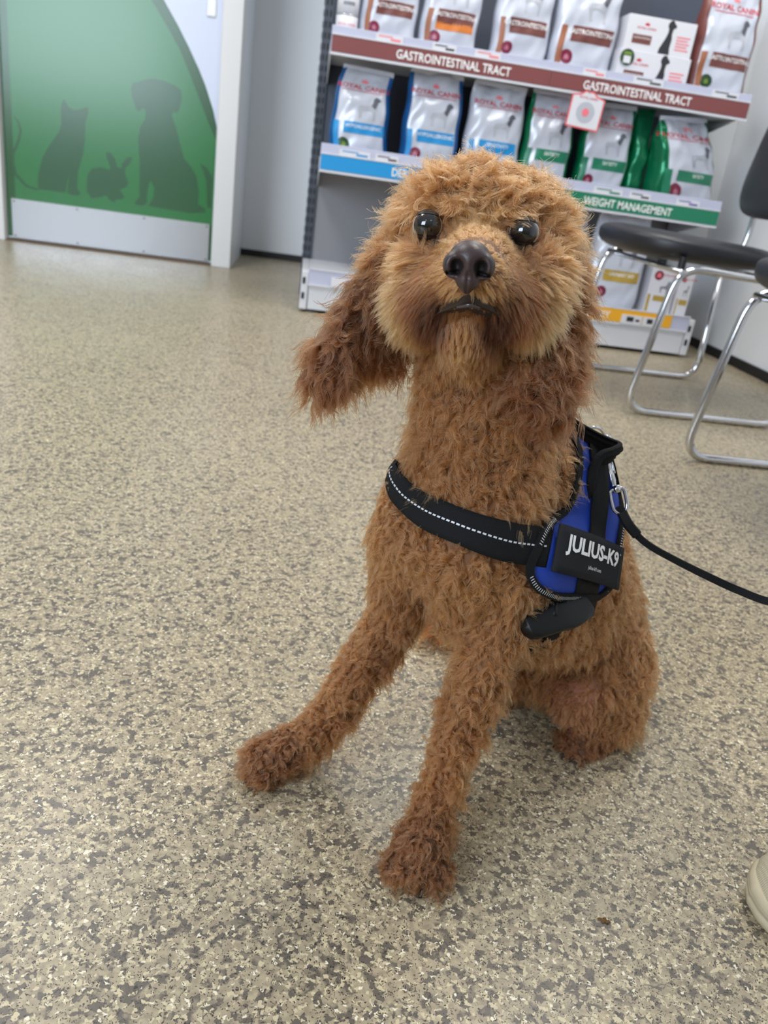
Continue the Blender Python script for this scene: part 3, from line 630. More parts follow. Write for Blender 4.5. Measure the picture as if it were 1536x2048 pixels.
# ---------------------------------------------------------------- shoe
def shoe():
    L = 0.27; org = np.array([0.464, 0.504, 0]); ang = math.radians(-12)
    root = empty('sneaker', tuple(org), 'cream canvas sneaker toe entering at the lower right edge', 'shoe', None, ang)
    # outline of the sole (x along the foot from the toe, y half width left/right)
    def half(t):  # t 0..1
        k = [(0, 0.0), (0.012, 0.017), (0.04, 0.031), (0.10, 0.042), (0.25, 0.048), (0.38, 0.047), (0.55, 0.036), (0.70, 0.034), (0.85, 0.036), (0.94, 0.031), (0.985, 0.018), (1, 0.0)]
        for (a, b), (c, d) in zip(k, k[1:]):
            if t <= c: return b + (d - b) * (t - a) / (c - a)
        return 0
    ts = [0.5 - 0.5 * math.cos(math.pi * i / 60) for i in range(61)]
    def ring(off, z, bulge=0):
        P = [(t * L, half(t)) for t in ts] + [(t * L, -half(t)) for t in ts[-2:0:-1]]
        P = np.array(P); c = np.array([L / 2, 0]); T = np.roll(P, -1, 0) - np.roll(P, 1, 0); T /= np.linalg.norm(T, axis=1)[:, None] + 1e-9
        N = np.stack([-T[:, 1], T[:, 0]], 1); Q = P + N * off
        return [(a, b, z) for a, b in Q]
    def loft(name, rings, m, cap0=True, cap1=True):
        V = [p for r in rings for p in r]; n = len(rings[0]); F = []
        for j in range(len(rings) - 1):
            for i in range(n): F.append((j * n + i, (j + 1) * n + i, (j + 1) * n + (i + 1) % n, j * n + (i + 1) % n))
        if cap0: F.append(tuple(range(n)))
        if cap1: F.append(tuple((len(rings) - 1) * n + i for i in range(n))[::-1])
        return mesh(name, V, F, m, root, True)
    cream = mat('cream_rubber', (196, 182, 152), 0.6); canvas = mat('cream_canvas', (188, 176, 152), 0.8, bump=(900, 0.6, 0.001))
    loft('sole', [ring(-.002, 0), ring(.003, 0.003), ring(.004, 0.008), ring(.004, 0.011), ring(.0015, 0.0125), ring(.0045, 0.014), ring(.0045, 0.022), ring(.003, 0.026), ring(0.0, 0.027)], cream)
    loft('foxing_stripe', [ring(.0046, 0.0155), ring(.0052, 0.0165), ring(.0052, 0.0185), ring(.0046, 0.0195)], mat('tan_rubber_line', (178, 164, 138), 0.6), False, False)
    # upper
    NS = 50; NA = 24; V = []; F = []
    def top(t): return 0.030 + 0.030 * min(1, t / 0.22) ** 0.6 * (1 - 0.0) + 0.045 * max(0, (t - 0.25) / 0.35 if t < .6 else 1) ** 1.2
    for i in range(NS + 1):
        t = 0.012 + 0.976 * i / NS; h_ = half(t) * 0.97; zt_ = 0.0255 + (top(t) * min(1, (1 - t) * 14) ** .4 - 0.0255) * min(1, (t - .012) / .045) ** .5
        for k in range(NA + 1):
            a = math.pi * k / NA; c, s_ = math.cos(a), math.sin(a)
            V.append((t * L, h_ * np.sign(c) * abs(c) ** 0.75, 0.024 + (zt_ - 0.024) * s_ ** 0.8))
    for i in range(NS):
        for k in range(NA): a = i * (NA + 1) + k; F.append((a, a + NA + 1, a + NA + 2, a + 1))
    mesh('upper', V, F, canvas, root, True)
    # rubber toe bumper with a dimpled cap
    V = []; F = []; n1 = 16
    for i in range(n1 + 1):
        t = 0.005 + 0.14 * i / n1; h_ = half(t) * 0.985 + .0022; zt_ = 0.0255 + (top(t) + 0.0035 - 0.0255) * min(1, max(0, t - .005) / .035) ** .5
        for k in range(NA + 1):
            a = math.pi * k / NA; c, s_ = math.cos(a), math.sin(a); V.append((t * L, h_ * np.sign(c) * abs(c) ** 0.75, 0.024 + (zt_ - 0.024) * s_ ** 0.8))
    for i in range(n1):
        for k in range(NA): a = i * (NA + 1) + k; F.append((a, a + NA + 1, a + NA + 2, a + 1))
    dm = mat('dimpled_toe_canvas', (190, 178, 150), 0.75); nn, ll = dm.node_tree.nodes, dm.node_tree.links
    tx, vo, bp = nn.new('ShaderNodeTexCoord'), nn.new('ShaderNodeTexVoronoi'), nn.new('ShaderNodeBump')
    vo.inputs['Scale'].default_value = 430; vo.inputs['Randomness'].default_value = 0.0; vo.voronoi_dimensions = '2D'; bp.inputs['Distance'].default_value = 0.001; bp.inputs['Strength'].default_value = 0.9
    ll.new(tx.outputs['Object'], vo.inputs['Vector']); ll.new(vo.outputs['Distance'], bp.inputs['Height']); ll.new(bp.outputs[0], nn['Principled BSDF'].inputs['Normal'])
    mesh('toe_cap', V, F, dm, root, True)
    for k in range(5):
        xk = 0.115 + 0.018 * k; zk = top(xk / L) + 0.003
        tube('lace', catmull([(xk, -0.026, zk - .008), (xk + .004, -0.01, zk + .001), (xk - .004, 0.01, zk + .001), (xk, 0.026, zk - .008)], 6), 0.0028, mat('cream_lace', (222, 214, 196), 0.8), root, 8, rb=0.0014)
    lathe('collar', [(0.036, 0.098), (0.040, 0.102), (0.037, 0.107), (0.031, 0.104)], canvas, root, 32, (0.20, 0, 0))
    # a sock and trouser hem rise out of the shoe
    tube('sock', [(0.20, 0, 0.08), (0.205, 0, 0.13), (0.21, 0, 0.20)], 0.033, mat('pale_sock', (190, 188, 182), 0.9), root, 20)
    return root
shoe()
NLOCK, NSTRAND, NPT, HAIR_R = 46000, 15, 10, 0.00019

# ================================================================ the dog
# anchors: world position, radius (skin, without fur)
def A(px, py, r, y=None, z=None):
    p = PY(px, py, y) if y is not None else PZ(px, py, z)
    return np.array([p[0], p[1], p[2], r])
UF = np.array([-0.69, -0.72, 0.0]); UF /= np.linalg.norm(UF)      # the way the dog faces
UL = np.array([-UF[1], UF[0], 0.0])                                # towards the dog's left
S = {}
S['pelvis'] = A(1187, 1318, .064, z=.074)
S['loin'] = A(1150, 1215, .070, y=.80)
S['ribs'] = A(1105, 1110, .072, y=.745)
S['withers'] = A(1095, 965, .058, y=.745)
S['chest'] = A(945, 1075, .062, y=.665)
S['sternum'] = A(950, 1175, .046, y=.665)
S['neckbase'] = A(962, 950, .062, y=.695)
S['neck'] = A(966, 830, .056, y=.705)
S['necktop'] = A(966, 700, .052, y=.712)
S['skull'] = A(962, 490, .055, y=.712)
S['crown'] = A(962, 474, .046, y=.712)
S['crownR'] = A(900, 462, .036, y=.706)
S['crownL'] = A(1022, 468, .036, y=.702)
S['jowlR'] = A(872, 545, .032, y=.674)
S['jowlL'] = A(1050, 560, .032, y=.662)
S['muz0'] = A(958, 540, .034, y=.660)
S['muz1'] = A(943, 548, .0225, y=.588)
S['lipR'] = A(880, 588, .020, y=.622)
S['lipL'] = A(1005, 598, .020, y=.612)
S['lipR2'] = A(845, 610, .022, y=.648)
S['lipL2'] = A(1050, 622, .022, y=.636)
S['chin'] = A(928, 650, .0205, y=.618)
S['jaw'] = A(950, 650, .030, y=.655)
S['shR2'] = A(868, 988, .043, y=.700)
S['shL2'] = A(1035, 1000, .042, y=.700)
S['shL'] = A(1022, 1120, .046, y=.655)
S['armL'] = A(1000, 1210, .034, y=.645)
S['elbL'] = A(980, 1290, .0235, y=.625)
S['foreL'] = A(936, 1420, .0185, y=.597)
S['wriL'] = A(888, 1555, .0145, y=.572)
S['pasL'] = A(862, 1635, .0150, y=.560)
S['pawL'] = A(842, 1692, .0215, z=.028)
S['toeL'] = A(838, 1724, .0175, z=.020)
S['shR'] = A(842, 1062, .044, y=.690)
S['armR'] = A(822, 1140, .033, y=.695)
S['elbR'] = A(790, 1228, .0235, y=.690)
S['foreR'] = A(728, 1325, .0185, y=.680)
S['wriR'] = A(668, 1420, .0150, y=.668)
S['pasR'] = A(622, 1472, .0150, y=.660)
S['pawR'] = A(562, 1508, .0200, z=.026)
S['toeR'] = A(527, 1518, .0170, z=.020)
S['thL'] = A(1196, 1345, .050, z=.076)
S['kneeL'] = A(1150, 1398, .028, z=.066)
S['hockL'] = A(1228, 1428, .026, z=.036)
S['ftL'] = A(1190, 1462, .020, z=.022)
S['toesL'] = A(1150, 1482, .016, z=.017)
pel = S['pelvis'][:3]
def PW(f, l, z, r): q = pel + UF * f + UL * l; return np.array([q[0], q[1], z, r])
S['thR'] = PW(.045, -.075, .070, .050)
S['kneeR'] = PW(.105, -.085, .070, .032)
S['hockR'] = PW(-.01, -.105, .030, .026)
S['ftR'] = PW(.06, -.10, .021, .019)
S['toesR'] = A(1012, 1372, .016, z=.018)
S['rump'] = PW(-.045, -.012, .060, .052)
S['tail0'] = PW(-.085, -.03, .040, .022)
S['tail1'] = PW(-.085, -.10, .026, .017)
S['tail2'] = A(930, 1262, .016, z=.024)
S['tail3'] = A(872, 1256, .013, z=.020)
# ears: flat flaps -> several anchor columns
S['eR0'] = A(800, 500, .014, y=.722)
S['eR1'] = A(765, 565, .014, y=.714)
S['eR2'] = A(724, 632, .015, y=.704)
S['eR3'] = A(690, 690, .015, y=.694)
S['eR4'] = A(660, 748, .014, y=.686)
S['eR2b'] = A(772, 640, .014, y=.718)
S['eR3b'] = A(772, 705, .012, y=.716)
S['eL0'] = A(1096, 508, .018, y=.708)
S['eL1'] = A(1100, 590, .018, y=.690)
S['eL2'] = A(1104, 668, .018, y=.668)
S['eL3'] = A(1098, 740, .019, y=.652)
S['eL4'] = A(1088, 795, .017, y=.643)
S['eL2b'] = A(1080, 690, .016, y=.655)
S['eL3b'] = A(1055, 762, .016, y=.643)
CH = [('pelvis', 'loin'), ('loin', 'ribs'), ('ribs', 'withers'), ('ribs', 'chest'), ('withers', 'neckbase'), ('ribs', 'sternum'), ('chest', 'sternum'), ('chest', 'neckbase'), ('neckbase', 'neck'),
      ('neck', 'necktop'), ('necktop', 'skull'), ('skull', 'crown'), ('crown', 'crownR'), ('crown', 'crownL'), ('skull', 'crownR'), ('skull', 'crownL'), ('skull', 'jowlR'), ('skull', 'jowlL'), ('skull', 'muz0'), ('muz0', 'muz1'), ('muz0', 'lipR'), ('muz0', 'lipL'), ('lipR', 'lipR2'), ('lipL', 'lipL2'), ('muz1', 'lipR'), ('muz1', 'lipL'),
      ('jaw', 'chin'), ('necktop', 'jaw'), ('jowlR', 'lipR2'), ('jowlL', 'lipL2'),
      ('chest', 'shR2'), ('neckbase', 'shR2'), ('shR2', 'shR'), ('chest', 'shL2'), ('neckbase', 'shL2'), ('chest', 'shL'), ('shL', 'armL'), ('armL', 'elbL'), ('elbL', 'foreL'), ('foreL', 'wriL'), ('wriL', 'pasL'), ('pasL', 'pawL'), ('pawL', 'toeL'),
      ('chest', 'shR'), ('shR', 'armR'), ('armR', 'elbR'), ('elbR', 'foreR'), ('foreR', 'wriR'), ('wriR', 'pasR'), ('pasR', 'pawR'), ('pawR', 'toeR'), ('ribs', 'shL'), ('loin', 'armL'),
      ('pelvis', 'thL'), ('thL', 'kneeL'), ('thL', 'hockL'), ('kneeL', 'ftL'), ('hockL', 'ftL'), ('ftL', 'toesL'), ('loin', 'thL'),
      ('pelvis', 'thR'), ('thR', 'kneeR'), ('thR', 'hockR'), ('kneeR', 'ftR'), ('hockR', 'ftR'), ('ftR', 'toesR'), ('loin', 'thR'),
      ('pelvis', 'rump'), ('rump', 'tail0'), ('tail0', 'tail1'), ('tail1', 'tail2'), ('tail2', 'tail3'),
      ('skull', 'eR0'), ('eR0', 'eR1'), ('eR1', 'eR2'), ('eR2', 'eR3'), ('eR3', 'eR4'), ('eR1', 'eR2b'), ('eR2b', 'eR3b'), ('eR2b', 'eR2'), ('eR3b', 'eR3'),
      ('skull', 'eL0'), ('eL0', 'eL1'), ('eL1', 'eL2'), ('eL2', 'eL3'), ('eL3', 'eL4'), ('eL1', 'eL2b'), ('eL2b', 'eL3b'), ('eL3b', 'eL4'), ('eL2b', 'eL2')]
bm = bmesh.new()
sph = bmesh.new(); bmesh.ops.create_icosphere(sph, subdivisions=3, radius=1.0)
SV = np.array([tuple(v.co) for v in sph.verts]); SF = [tuple(v.index for v in f.verts) for f in sph.faces]; sph.free()
VV = []; FF = []
def addsph(p):
    o = sum(len(v) for v in VV); VV.append(SV * p[3] + p[:3]); FF.extend([(a + o, b + o, c + o) for a, b, c in SF])
cnt = 0
sph_list = []
for a, b in CH:
    p, q = S[a], S[b]; d = np.linalg.norm(p[:3] - q[:3]); n = max(1, int(math.ceil(d / (0.28 * min(p[3], q[3])))))
    for k in range(n + 1): sph_list.append(p + (q - p) * k / n)
# toes: four little knuckles at the end of each visible paw
def toes(pc, tc, r, spread):
    d = (S[tc] - S[pc])[:3]; d[2] = 0; d /= np.linalg.norm(d); s_ = np.array([-d[1], d[0], 0])
    for k in (-1.5, -.5, .5, 1.5):
        q = S[tc][:3] + s_ * spread * k + d * (.006 - .004 * abs(k) / 1.5)
        sph_list.append(np.array([q[0], q[1], r + .002, r]))
toes('pawL', 'toeL', .0125, .0115); toes('pawR', 'toeR', .0115, .0105); toes('ftL', 'toesL', .010, .009); toes('ftR', 'toesR', .010, .009)
base = 0
for p in sph_list:
    VV.append(SV * p[3] + p[:3]); FF.extend([(a + base, b + base, c + base) for a, b, c in SF]); base += len(SV)
VV = np.concatenate(VV); VV[:, 2] = np.maximum(VV[:, 2], 0.003)
me = bpy.data.meshes.new('raw'); me.from_pydata(VV.tolist(), [], FF); bm.free()
ro_ = link(bpy.data.objects.new('raw', me))
r_ = ro_.modifiers.new('r', 'REMESH'); r_.mode = 'VOXEL'; r_.voxel_size = 0.0034
s_ = ro_.modifiers.new('s', 'SMOOTH'); s_.iterations = 7; s_.factor = 0.6
dg = bpy.context.evaluated_depsgraph_get()
bme = bpy.data.meshes.new_from_object(ro_.evaluated_get(dg))
bpy.data.objects.remove(ro_); bpy.data.meshes.remove(me)
DO = np.array([0.24, 0.72, 0.0])                                    # dog's origin on the floor
n = len(bme.vertices); BV = np.empty(n * 3); bme.vertices.foreach_get('co', BV); BV = BV.reshape(-1, 3)
bme.vertices.foreach_set('co', (BV - DO).ravel())
bme.polygons.foreach_set('use_smooth', [True] * len(bme.polygons))
bme.update(); bme.name = 'dog'
dog = bpy.data.objects.new('dog', bme); dog.location = tuple(DO); link(dog)
tag(dog, 'curly red-brown dog sitting on the speckled floor in a blue harness, looking up', 'dog')
BF = [tuple(p.vertices) for p in bme.polygons]
bvh = BVHTree.FromPolygons([Vector(v) for v in BV], BF)
def hit(px, py, y=0.7, off=0.0):
    d = Vector(pray(px, py)).normalized()
    h = bvh.ray_cast(Vector(CAMP), d, 3.0)
    if h[0] is None:
        q = Vector(PY(px, py, y)); h = bvh.find_nearest(q)
    return np.array(h[0]) + np.array(h[1]) * off, np.array(h[1])
def near(p, off=0.0):
    h = bvh.find_nearest(Vector(p)); return np.array(h[0]) + np.array(h[1]) * off, np.array(h[1])

# ---- fur parameters per anchor: length, curl amp, curls, colour, comb direction
def C(*c): return np.array(lin(c))
col_body, col_face, col_ear, col_paw, col_dark, col_chest = C(138, 92, 56), C(190, 138, 90), C(88, 57, 37), C(110, 73, 46), C(80, 42, 27), C(144, 97, 60)
FP = {}
def fp(names, L, amp, curls, col, comb=None, lift=0.5, rl=0.0028):
    for k in names.split(): FP[k] = (L, amp, curls, col, comb, lift, rl)
DN = (0, 0, -1)
fp('pelvis loin rump thL thR', .0165, .0034, 1.6, col_body, (0.1, 0.3, -.9), .52, .0023)
fp('ribs withers', .016, .0034, 1.6, col_body, (0.2, .2, -.9), .5, .0023)
fp('chest sternum shL shR shL2 shR2', .016, .0032, 1.4, col_chest, (0, -.2, -1), .42, .0023)
fp('armL elbL armR elbR', .0145, .0028, 1.35, col_body, DN, .42, .0022)
fp('neckbase neck', .0185, .0040, 1.7, col_body, (0, -.1, -1), .55, .0024)
fp('necktop', .018, .0034, 1.5, col_body, (0, -.1, -1), .5, .0024)
fp('skull crown crownR crownL', .0215, .0050, 1.4, C(150, 100, 62), 'radial', .8, .0030)
fp('jowlR jowlL', .018, .0030, .9, C(156, 106, 66), 'radial', .48, .0030)
fp('muz0', .014, .0012, .6, col_face, 'radial', .30, .0025)
fp('muz1', .010, .0006, .5, C(168, 114, 68), 'radial', .20, .0022)
fp('lipR lipL', .016, .0012, .5, C(122, 76, 46), 'beard', .35, .0025)
fp('lipR2 lipL2', .021, .0022, .7, C(192, 142, 96), 'beard', .42, .0028)
fp('chin', .0105, .0012, .6, C(172, 118, 72), (0, -.5, -.8), .55, .0026)
fp('jaw', .014, .0020, .8, C(152, 104, 64), (0, -.3, -1), .55, .0028)
fp('foreL wriL foreR wriR pasL pasR', .0145, .0034, 1.5, C(140, 93, 57), DN, .60, .0021)
fp('pawL toeL pawR toeR', .0125, .0030, 1.4, col_paw, 'radialpaw', .52, .0020)
fp('kneeL kneeR', .009, .0018, .9, C(138, 92, 62), DN, .4, .0022)
fp('hockL hockR', .0165, .0036, 1.6, col_body, (0.5, .3, -.6), .65, .0023)
fp('ftL toesL ftR toesR', .012, .0026, 1.3, C(104, 66, 42), DN, .5, .0020)
fp('tail0 tail1 tail2 tail3', .022, .0022, .9, C(150, 84, 38), 'tail', .5)
fp('eR0 eL0', .019, .0032, 1.3, C(118, 78, 48), DN, .5, .0030)
fp('eR1 eR2 eR2b', .022, .0038, 1.5, col_ear, 'earR', .38, .0030)
fp('eR3 eR4 eR3b', .021, .0042, 1.4, C(104, 67, 42), 'earR', .42, .0030)
fp('eL1 eL2 eL2b', .024, .0044, 1.5, C(92, 59, 37), DN, .5, .0030)
fp('eL3 eL4 eL3b', .024, .0048, 1.5, C(96, 61, 38), DN, .48, .0030)
names = list(FP)
AP = np.array([S[k][:3] for k in names]); AR = np.array([S[k][3] for k in names])
NOSE = PY(938, 530, .545)
EYE_R, EYE_L = PY(857, 452, .655), PY(1052, 465, .642)
rng = np.random.default_rng(7)
tris = np.array([(f[0], f[1], f[2]) for f in BF] + [(f[0], f[2], f[3]) for f in BF if len(f) == 4])
TA, TB, TCc = BV[tris[:, 0]], BV[tris[:, 1]], BV[tris[:, 2]]
cr = np.cross(TB - TA, TCc - TA); ar = np.linalg.norm(cr, axis=1) / 2
VN = np.zeros_like(BV)
for k in range(3): np.add.at(VN, tris[:, k], cr)
VN /= np.linalg.norm(VN, axis=1)[:, None] + 1e-12
ARW = ar * np.where((((TA - S['muz0'][:3]) ** 2).sum(1) < .095 ** 2), 1.9, 1.0) * np.where(TA[:, 2] < .012, .3, 1)
def roots(N):
    t = rng.choice(len(tris), N, p=ARW / ARW.sum()); u, v = rng.random(N), rng.random(N); fl = u + v > 1; u[fl], v[fl] = 1 - u[fl], 1 - v[fl]
    w0 = 1 - u - v
    P = TA[t] * w0[:, None] + TB[t] * u[:, None] + TCc[t] * v[:, None]
    Nn = VN[tris[t, 0]] * w0[:, None] + VN[tris[t, 1]] * u[:, None] + VN[tris[t, 2]] * v[:, None]
    return P, Nn / (np.linalg.norm(Nn, axis=1)[:, None] + 1e-12)
def smoothnoise(P, scale, seed):     # cheap smooth vector noise from random sines
    r = np.random.default_rng(seed); out = np.zeros((len(P), 3))
    for k in range(7):
        K = r.normal(size=(3, 3)) * scale; ph = r.random(3) * 6.28
        out += np.sin(P @ K + ph) / 2.6
    return out
def face_mask(P):
    return None
def params(P, Nn):
    d = np.linalg.norm(P[:, None, :] - AP[None], axis=2) / (AR[None] ) ; d = np.maximum(d - 0.6, 0.05)
    w = d ** -4; w /= w.sum(1)[:, None]
    L = w @ np.array([FP[k][0] for k in names]); amp = w @ np.array([FP[k][1] for k in names]); cu = w @ np.array([FP[k][2] for k in names])
    lift = w @ np.array([FP[k][5] for k in names]); rl = w @ np.array([FP[k][6] for k in names])
    col = w @ np.array([FP[k][3] for k in names])
    comb = np.zeros((len(P), 3))
    eard = S['eR4'][:3] - S['eR1'][:3]; eard /= np.linalg.norm(eard)
    for i, k in enumerate(names):
        c = FP[k][4]
        if isinstance(c, tuple): v = np.tile(np.array(c, float), (len(P), 1))
        elif c == 'radial':
            v = P - NOSE; v /= np.linalg.norm(v, axis=1)[:, None] + 1e-9
        elif c == 'beard':
            v = P - NOSE; v /= np.linalg.norm(v, axis=1)[:, None] + 1e-9; v = v * .8 + np.array([0, 0, -.75])
        elif c == 'earR': v = np.tile(eard * .45 + np.array([0, 0, -.75]), (len(P), 1))
        elif c == 'radialpaw':
            v = np.zeros((len(P), 3)) + np.array([-0.35, -0.55, -.55])
        elif c == 'tail': v = np.tile(np.array([-.8, .1, -.1]), (len(P), 1))
        comb += w[:, i:i + 1] * v
    return L, amp, cu, lift, rl, col, comb, w

# ---- face parts
def remesh_spheres(spheres, vox, smooth, post=None):
    VV, FF, b = [], [], 0
    for c, rad in spheres:
        VV.append(SV * np.array(rad) + np.array(c)); FF.extend([(x + b, y + b, z + b) for x, y, z in SF]); b += len(SV)
    me = bpy.data.meshes.new('raw'); me.from_pydata(np.concatenate(VV).tolist(), [], FF)
    o = link(bpy.data.objects.new('raw', me))
    r = o.modifiers.new('r', 'REMESH'); r.mode = 'VOXEL'; r.voxel_size = vox
    s = o.modifiers.new('s', 'SMOOTH'); s.iterations = smooth; s.factor = .5
    m2 = bpy.data.meshes.new_from_object(o.evaluated_get(bpy.context.evaluated_depsgraph_get()))
    bpy.data.objects.remove(o); bpy.data.meshes.remove(me)
    V = np.array([tuple(v.co) for v in m2.vertices]); F = [tuple(p.vertices) for p in m2.polygons]; bpy.data.meshes.remove(m2)
    return V, F
def frame(c, toward, rightish):
    f = np.array(toward, float); f /= np.linalg.norm(f); r = np.array(rightish, float); r -= f * (r @ f); r /= np.linalg.norm(r); u = np.cross(r, f)
    if u[2] < 0: u = -u
    return np.array(c), r, f, u
er = EYE_L - EYE_R
# nose pad: x right, y toward camera, z up in its own frame (units: metres)
NC, nr, nf, nu = frame(PY(938, 530, .556), (-.20, -.97, .02), er)
V, F = remesh_spheres([((0, 0, .002), (.0125, .012, .0125)), ((-.0095, -.001, -.0005), (.0085, .0105, .0095)), ((.0095, -.001, -.0005), (.0085, .0105, .0095)), ((0, .0005, -.009), (.0085, .0085, .0085)), ((0, -.001, -.0135), (.0045, .007, .006)), ((0, -.006, .004), (.0145, .011, .012))], .0011, 5)
DEP = np.zeros(len(V))
for s in (-1, 1):
    x, z = V[:, 0] * s, V[:, 2]
    # comma-shaped nostril: round hole + slit running out to the side and down
    d1 = np.sqrt(((x - .0080) / .0044) ** 2 + ((z + .0008) / .0050) ** 2)
    t = np.clip((x - .008) / .0095, 0, 1); zz = -.0052 - .0012 * t; d2 = np.abs(z - zz) / .0014 + np.where((x < .006) | (x > .0150), 3, 0)
    dep = .0080 * np.exp(-d1 ** 2.6) + .0050 * np.exp(-d2 ** 2)
    dep = dep * (V[:, 1] > 0); DEP += dep; V[:, 1] -= dep
V[:, 1] -= .0016 * np.exp(-(V[:, 0] / .0008) ** 2) * (V[:, 2] < -.003) * (V[:, 1] > 0)
VW = NC + V[:, :1] * nr + V[:, 1:2] * nf + V[:, 2:3] * nu
nm_ = mat('dark_brown_nose_leather', (58, 42, 42), 0.42, bump=(1400, 0.35, 0.0004)); ni_ = mat('nostril_inside', (16, 9, 10), 0.6)
nose = mesh('nose', VW, F, None, dog, True, [nm_, ni_], [1 if np.mean(DEP[list(f)]) > .0030 else 0 for f in F], off=DO)
# eyes
M_eye = mat('eye_black', (12, 11, 14), 0.06, coat=1.0); M_iris = mat('dark_iris', (26, 20, 20), 0.2, coat=1.0)
M_scl = mat('eye_white', (170, 165, 165), 0.15, coat=1.0); M_lid = mat('eyelid_skin', (34, 22, 20), 0.5)
for nm, ec in (('right', EYE_R), ('left', EYE_L)):
    c, r, f, u = frame(ec + np.array([0, .0065, 0]), CAMP - ec + np.array([0, 0, .10]), er)
    R_ = .0121
    V = []; F = []; MI = []; NA, NR = 32, 20
    for j in range(NR + 1):
        a = math.pi * j / NR
        for i in range(NA):
            q = 2 * math.pi * i / NA; bulge = R_ * (1 + .05 * math.exp(-(a / .5) ** 2))
            V.append(c - f * .004 + bulge * (f * math.cos(a) + (r * math.cos(q) + u * math.sin(q)) * math.sin(a)))
    for j in range(NR):
        for i in range(NA):
            F.append((j * NA + i, (j + 1) * NA + i, (j + 1) * NA + (i + 1) % NA, j * NA + (i + 1) % NA)); am = math.pi * (j + .5) / NR
            MI.append(0 if am < .72 else (1 if am < 1.10 else 2))
    e_ = mesh('eye', V, F, None, dog, True, [M_eye, M_iris, M_scl], MI, off=DO)
    for nm2, lo_, hi_ in (('upper_eyelid', 40, 100), ('lower_eyelid', -100, -44)):
        V = []; F = []; NI, NJ = 28, 8
        for a_ in range(NI + 1):
            az = math.radians(-100 + 200 * a_ / NI)
            for b_ in range(NJ + 1):
                el_ = math.radians(lo_ + (hi_ - lo_) * b_ / NJ); edge = b_ == (0 if lo_ > 0 else NJ)
                base_ = el_ if not edge else el_
                sag = math.radians(-16) * (az / 1.7) ** 2 * (1 if lo_ > 0 else -1)
                e2_ = el_ + sag * (1 - abs(b_ / NJ - (0 if lo_ > 0 else 1)))
                V.append(c - f * .004 + R_ * (1.045 if not edge else 1.03) * (u * math.sin(e2_) + math.cos(e2_) * (f * math.cos(az) + r * math.sin(az))))
        for a_ in range(NI):
            for b_ in range(NJ): k = a_ * (NJ + 1) + b_; F.append((k, k + 1, k + NJ + 2, k + NJ + 1))
        mesh(nm2, V, F, M_lid, dog, True, off=DO)
    continue
    P = []
    for i in range(40):
        q = 2 * math.pi * i / 40; sq = .80 + .06 * math.sin(q) ** 2
        rr = R_ * 0.90
        hh = math.sqrt(max(R_ ** 2 - (rr * 1.0) ** 2, 0))
        P.append(c - f * .004 + f * (hh + .0004) + r * rr * math.cos(q) + u * rr * .92 * math.sin(q))
    tube('eyelid', P, .0015, M_lid, dog, 8, True, off=DO)
# mouth: dark lips forming a shallow arch with the damp lower lip in the middle
LS = [.3 + .7 * math.sin(math.pi * i / 36) for i in range(37)]
def mp(px, py, off=.0015, y=.60): return hit(px, py, y, off)[0]
M_lip = mat('dark_lip_skin', (38, 26, 26), 0.35)
mU = catmull([(866, 626, 0), (890, 610, 0), (915, 598, 0), (938, 588, 0), (962, 600, 0), (985, 614, 0), (1006, 634, 0)], 5)[:, :2]
mL = catmull([(866, 630, 0), (890, 622, 0), (915, 617, 0), (938, 614, 0), (962, 618, 0), (985, 626, 0), (1006, 638, 0)], 5)[:, :2]
V = []; F = []
for a_, b_ in zip(mU, mL):
    for k in range(4): V.append(hit(*(a_ + (b_ - a_) * k / 3), .60, .0022 if k in (1, 2) else .0006)[0])
for i_ in range(len(mU) - 1):
    for k in range(3): F.append((i_ * 4 + k, i_ * 4 + k + 1, i_ * 4 + k + 5, i_ * 4 + k + 4))
mesh('lips', V, F, M_lip, dog, True, off=DO)
tube('lower_lip', catmull([mp(916, 610, .0012), mp(927, 607, .0018), mp(940, 605, .002), mp(950, 608, .0018), mp(958, 611, .0012)], 6), .0017, mat('damp_lower_lip', (70, 62, 66), 0.2), dog, 10, off=DO)
# claws
M_claw = mat('black_claw', (26, 20, 18), 0.35)
def claws(pc, tc, spread, r):
    d = (S[tc] - S[pc])[:3]; d[2] = 0; d /= np.linalg.norm(d); s_ = np.array([-d[1], d[0], 0])
    for k in (-1.5, -.5, .5, 1.5):
        q = S[tc][:3] + s_ * spread * k + d * (r + .007 - .004 * abs(k) / 1.5)
        tube('claw', [np.array([q[0], q[1], .010]) - d * .004, np.array([q[0], q[1], .007]) + d * .001, np.array([q[0], q[1], .003]) + d * .005], .0022, M_claw, dog, 8, off=DO, scale=[1, .8, .25])
claws('pawL', 'toeL', .0115, .0125); claws('pawR', 'toeR', .0105, .0115); claws('ftL', 'toesL', .009, .010)

# ================================================================ harness (its own thing, resting on the dog)
HO = np.array([0.28, 0.72, 0.0])
harness = empty('dog_harness', tuple(HO), 'blue and black dog harness with white lettered side patch, worn by the dog', 'harness')
M_web = mat('black_webbing', (17, 17, 19), 0.8, spec=0.25, bump=(1100, 0.9, 0.0008))
M_blu = mat('royal_blue_fabric', (18, 58, 160), 0.7, bump=(1500, 0.3, 0.0004))
M_refl = mat('reflective_thread', (196, 198, 202), 0.4)
M_plast = mat('black_plastic', (11, 11, 13), 0.42, spec=0.3)
M_patch = mat('charcoal_patch', (28, 29, 33), 0.8, spec=0.25, bump=(1500, 0.3, 0.0003))
MID = np.array([S['ribs'][0], S['ribs'][1], 0.0])
def mirror(p): p = np.array(p, float); return p - 2 * UL * ((p - MID) @ UL)
HP = []; HPV = []; HPF = []                                                     # surface samples where fur is pressed flat
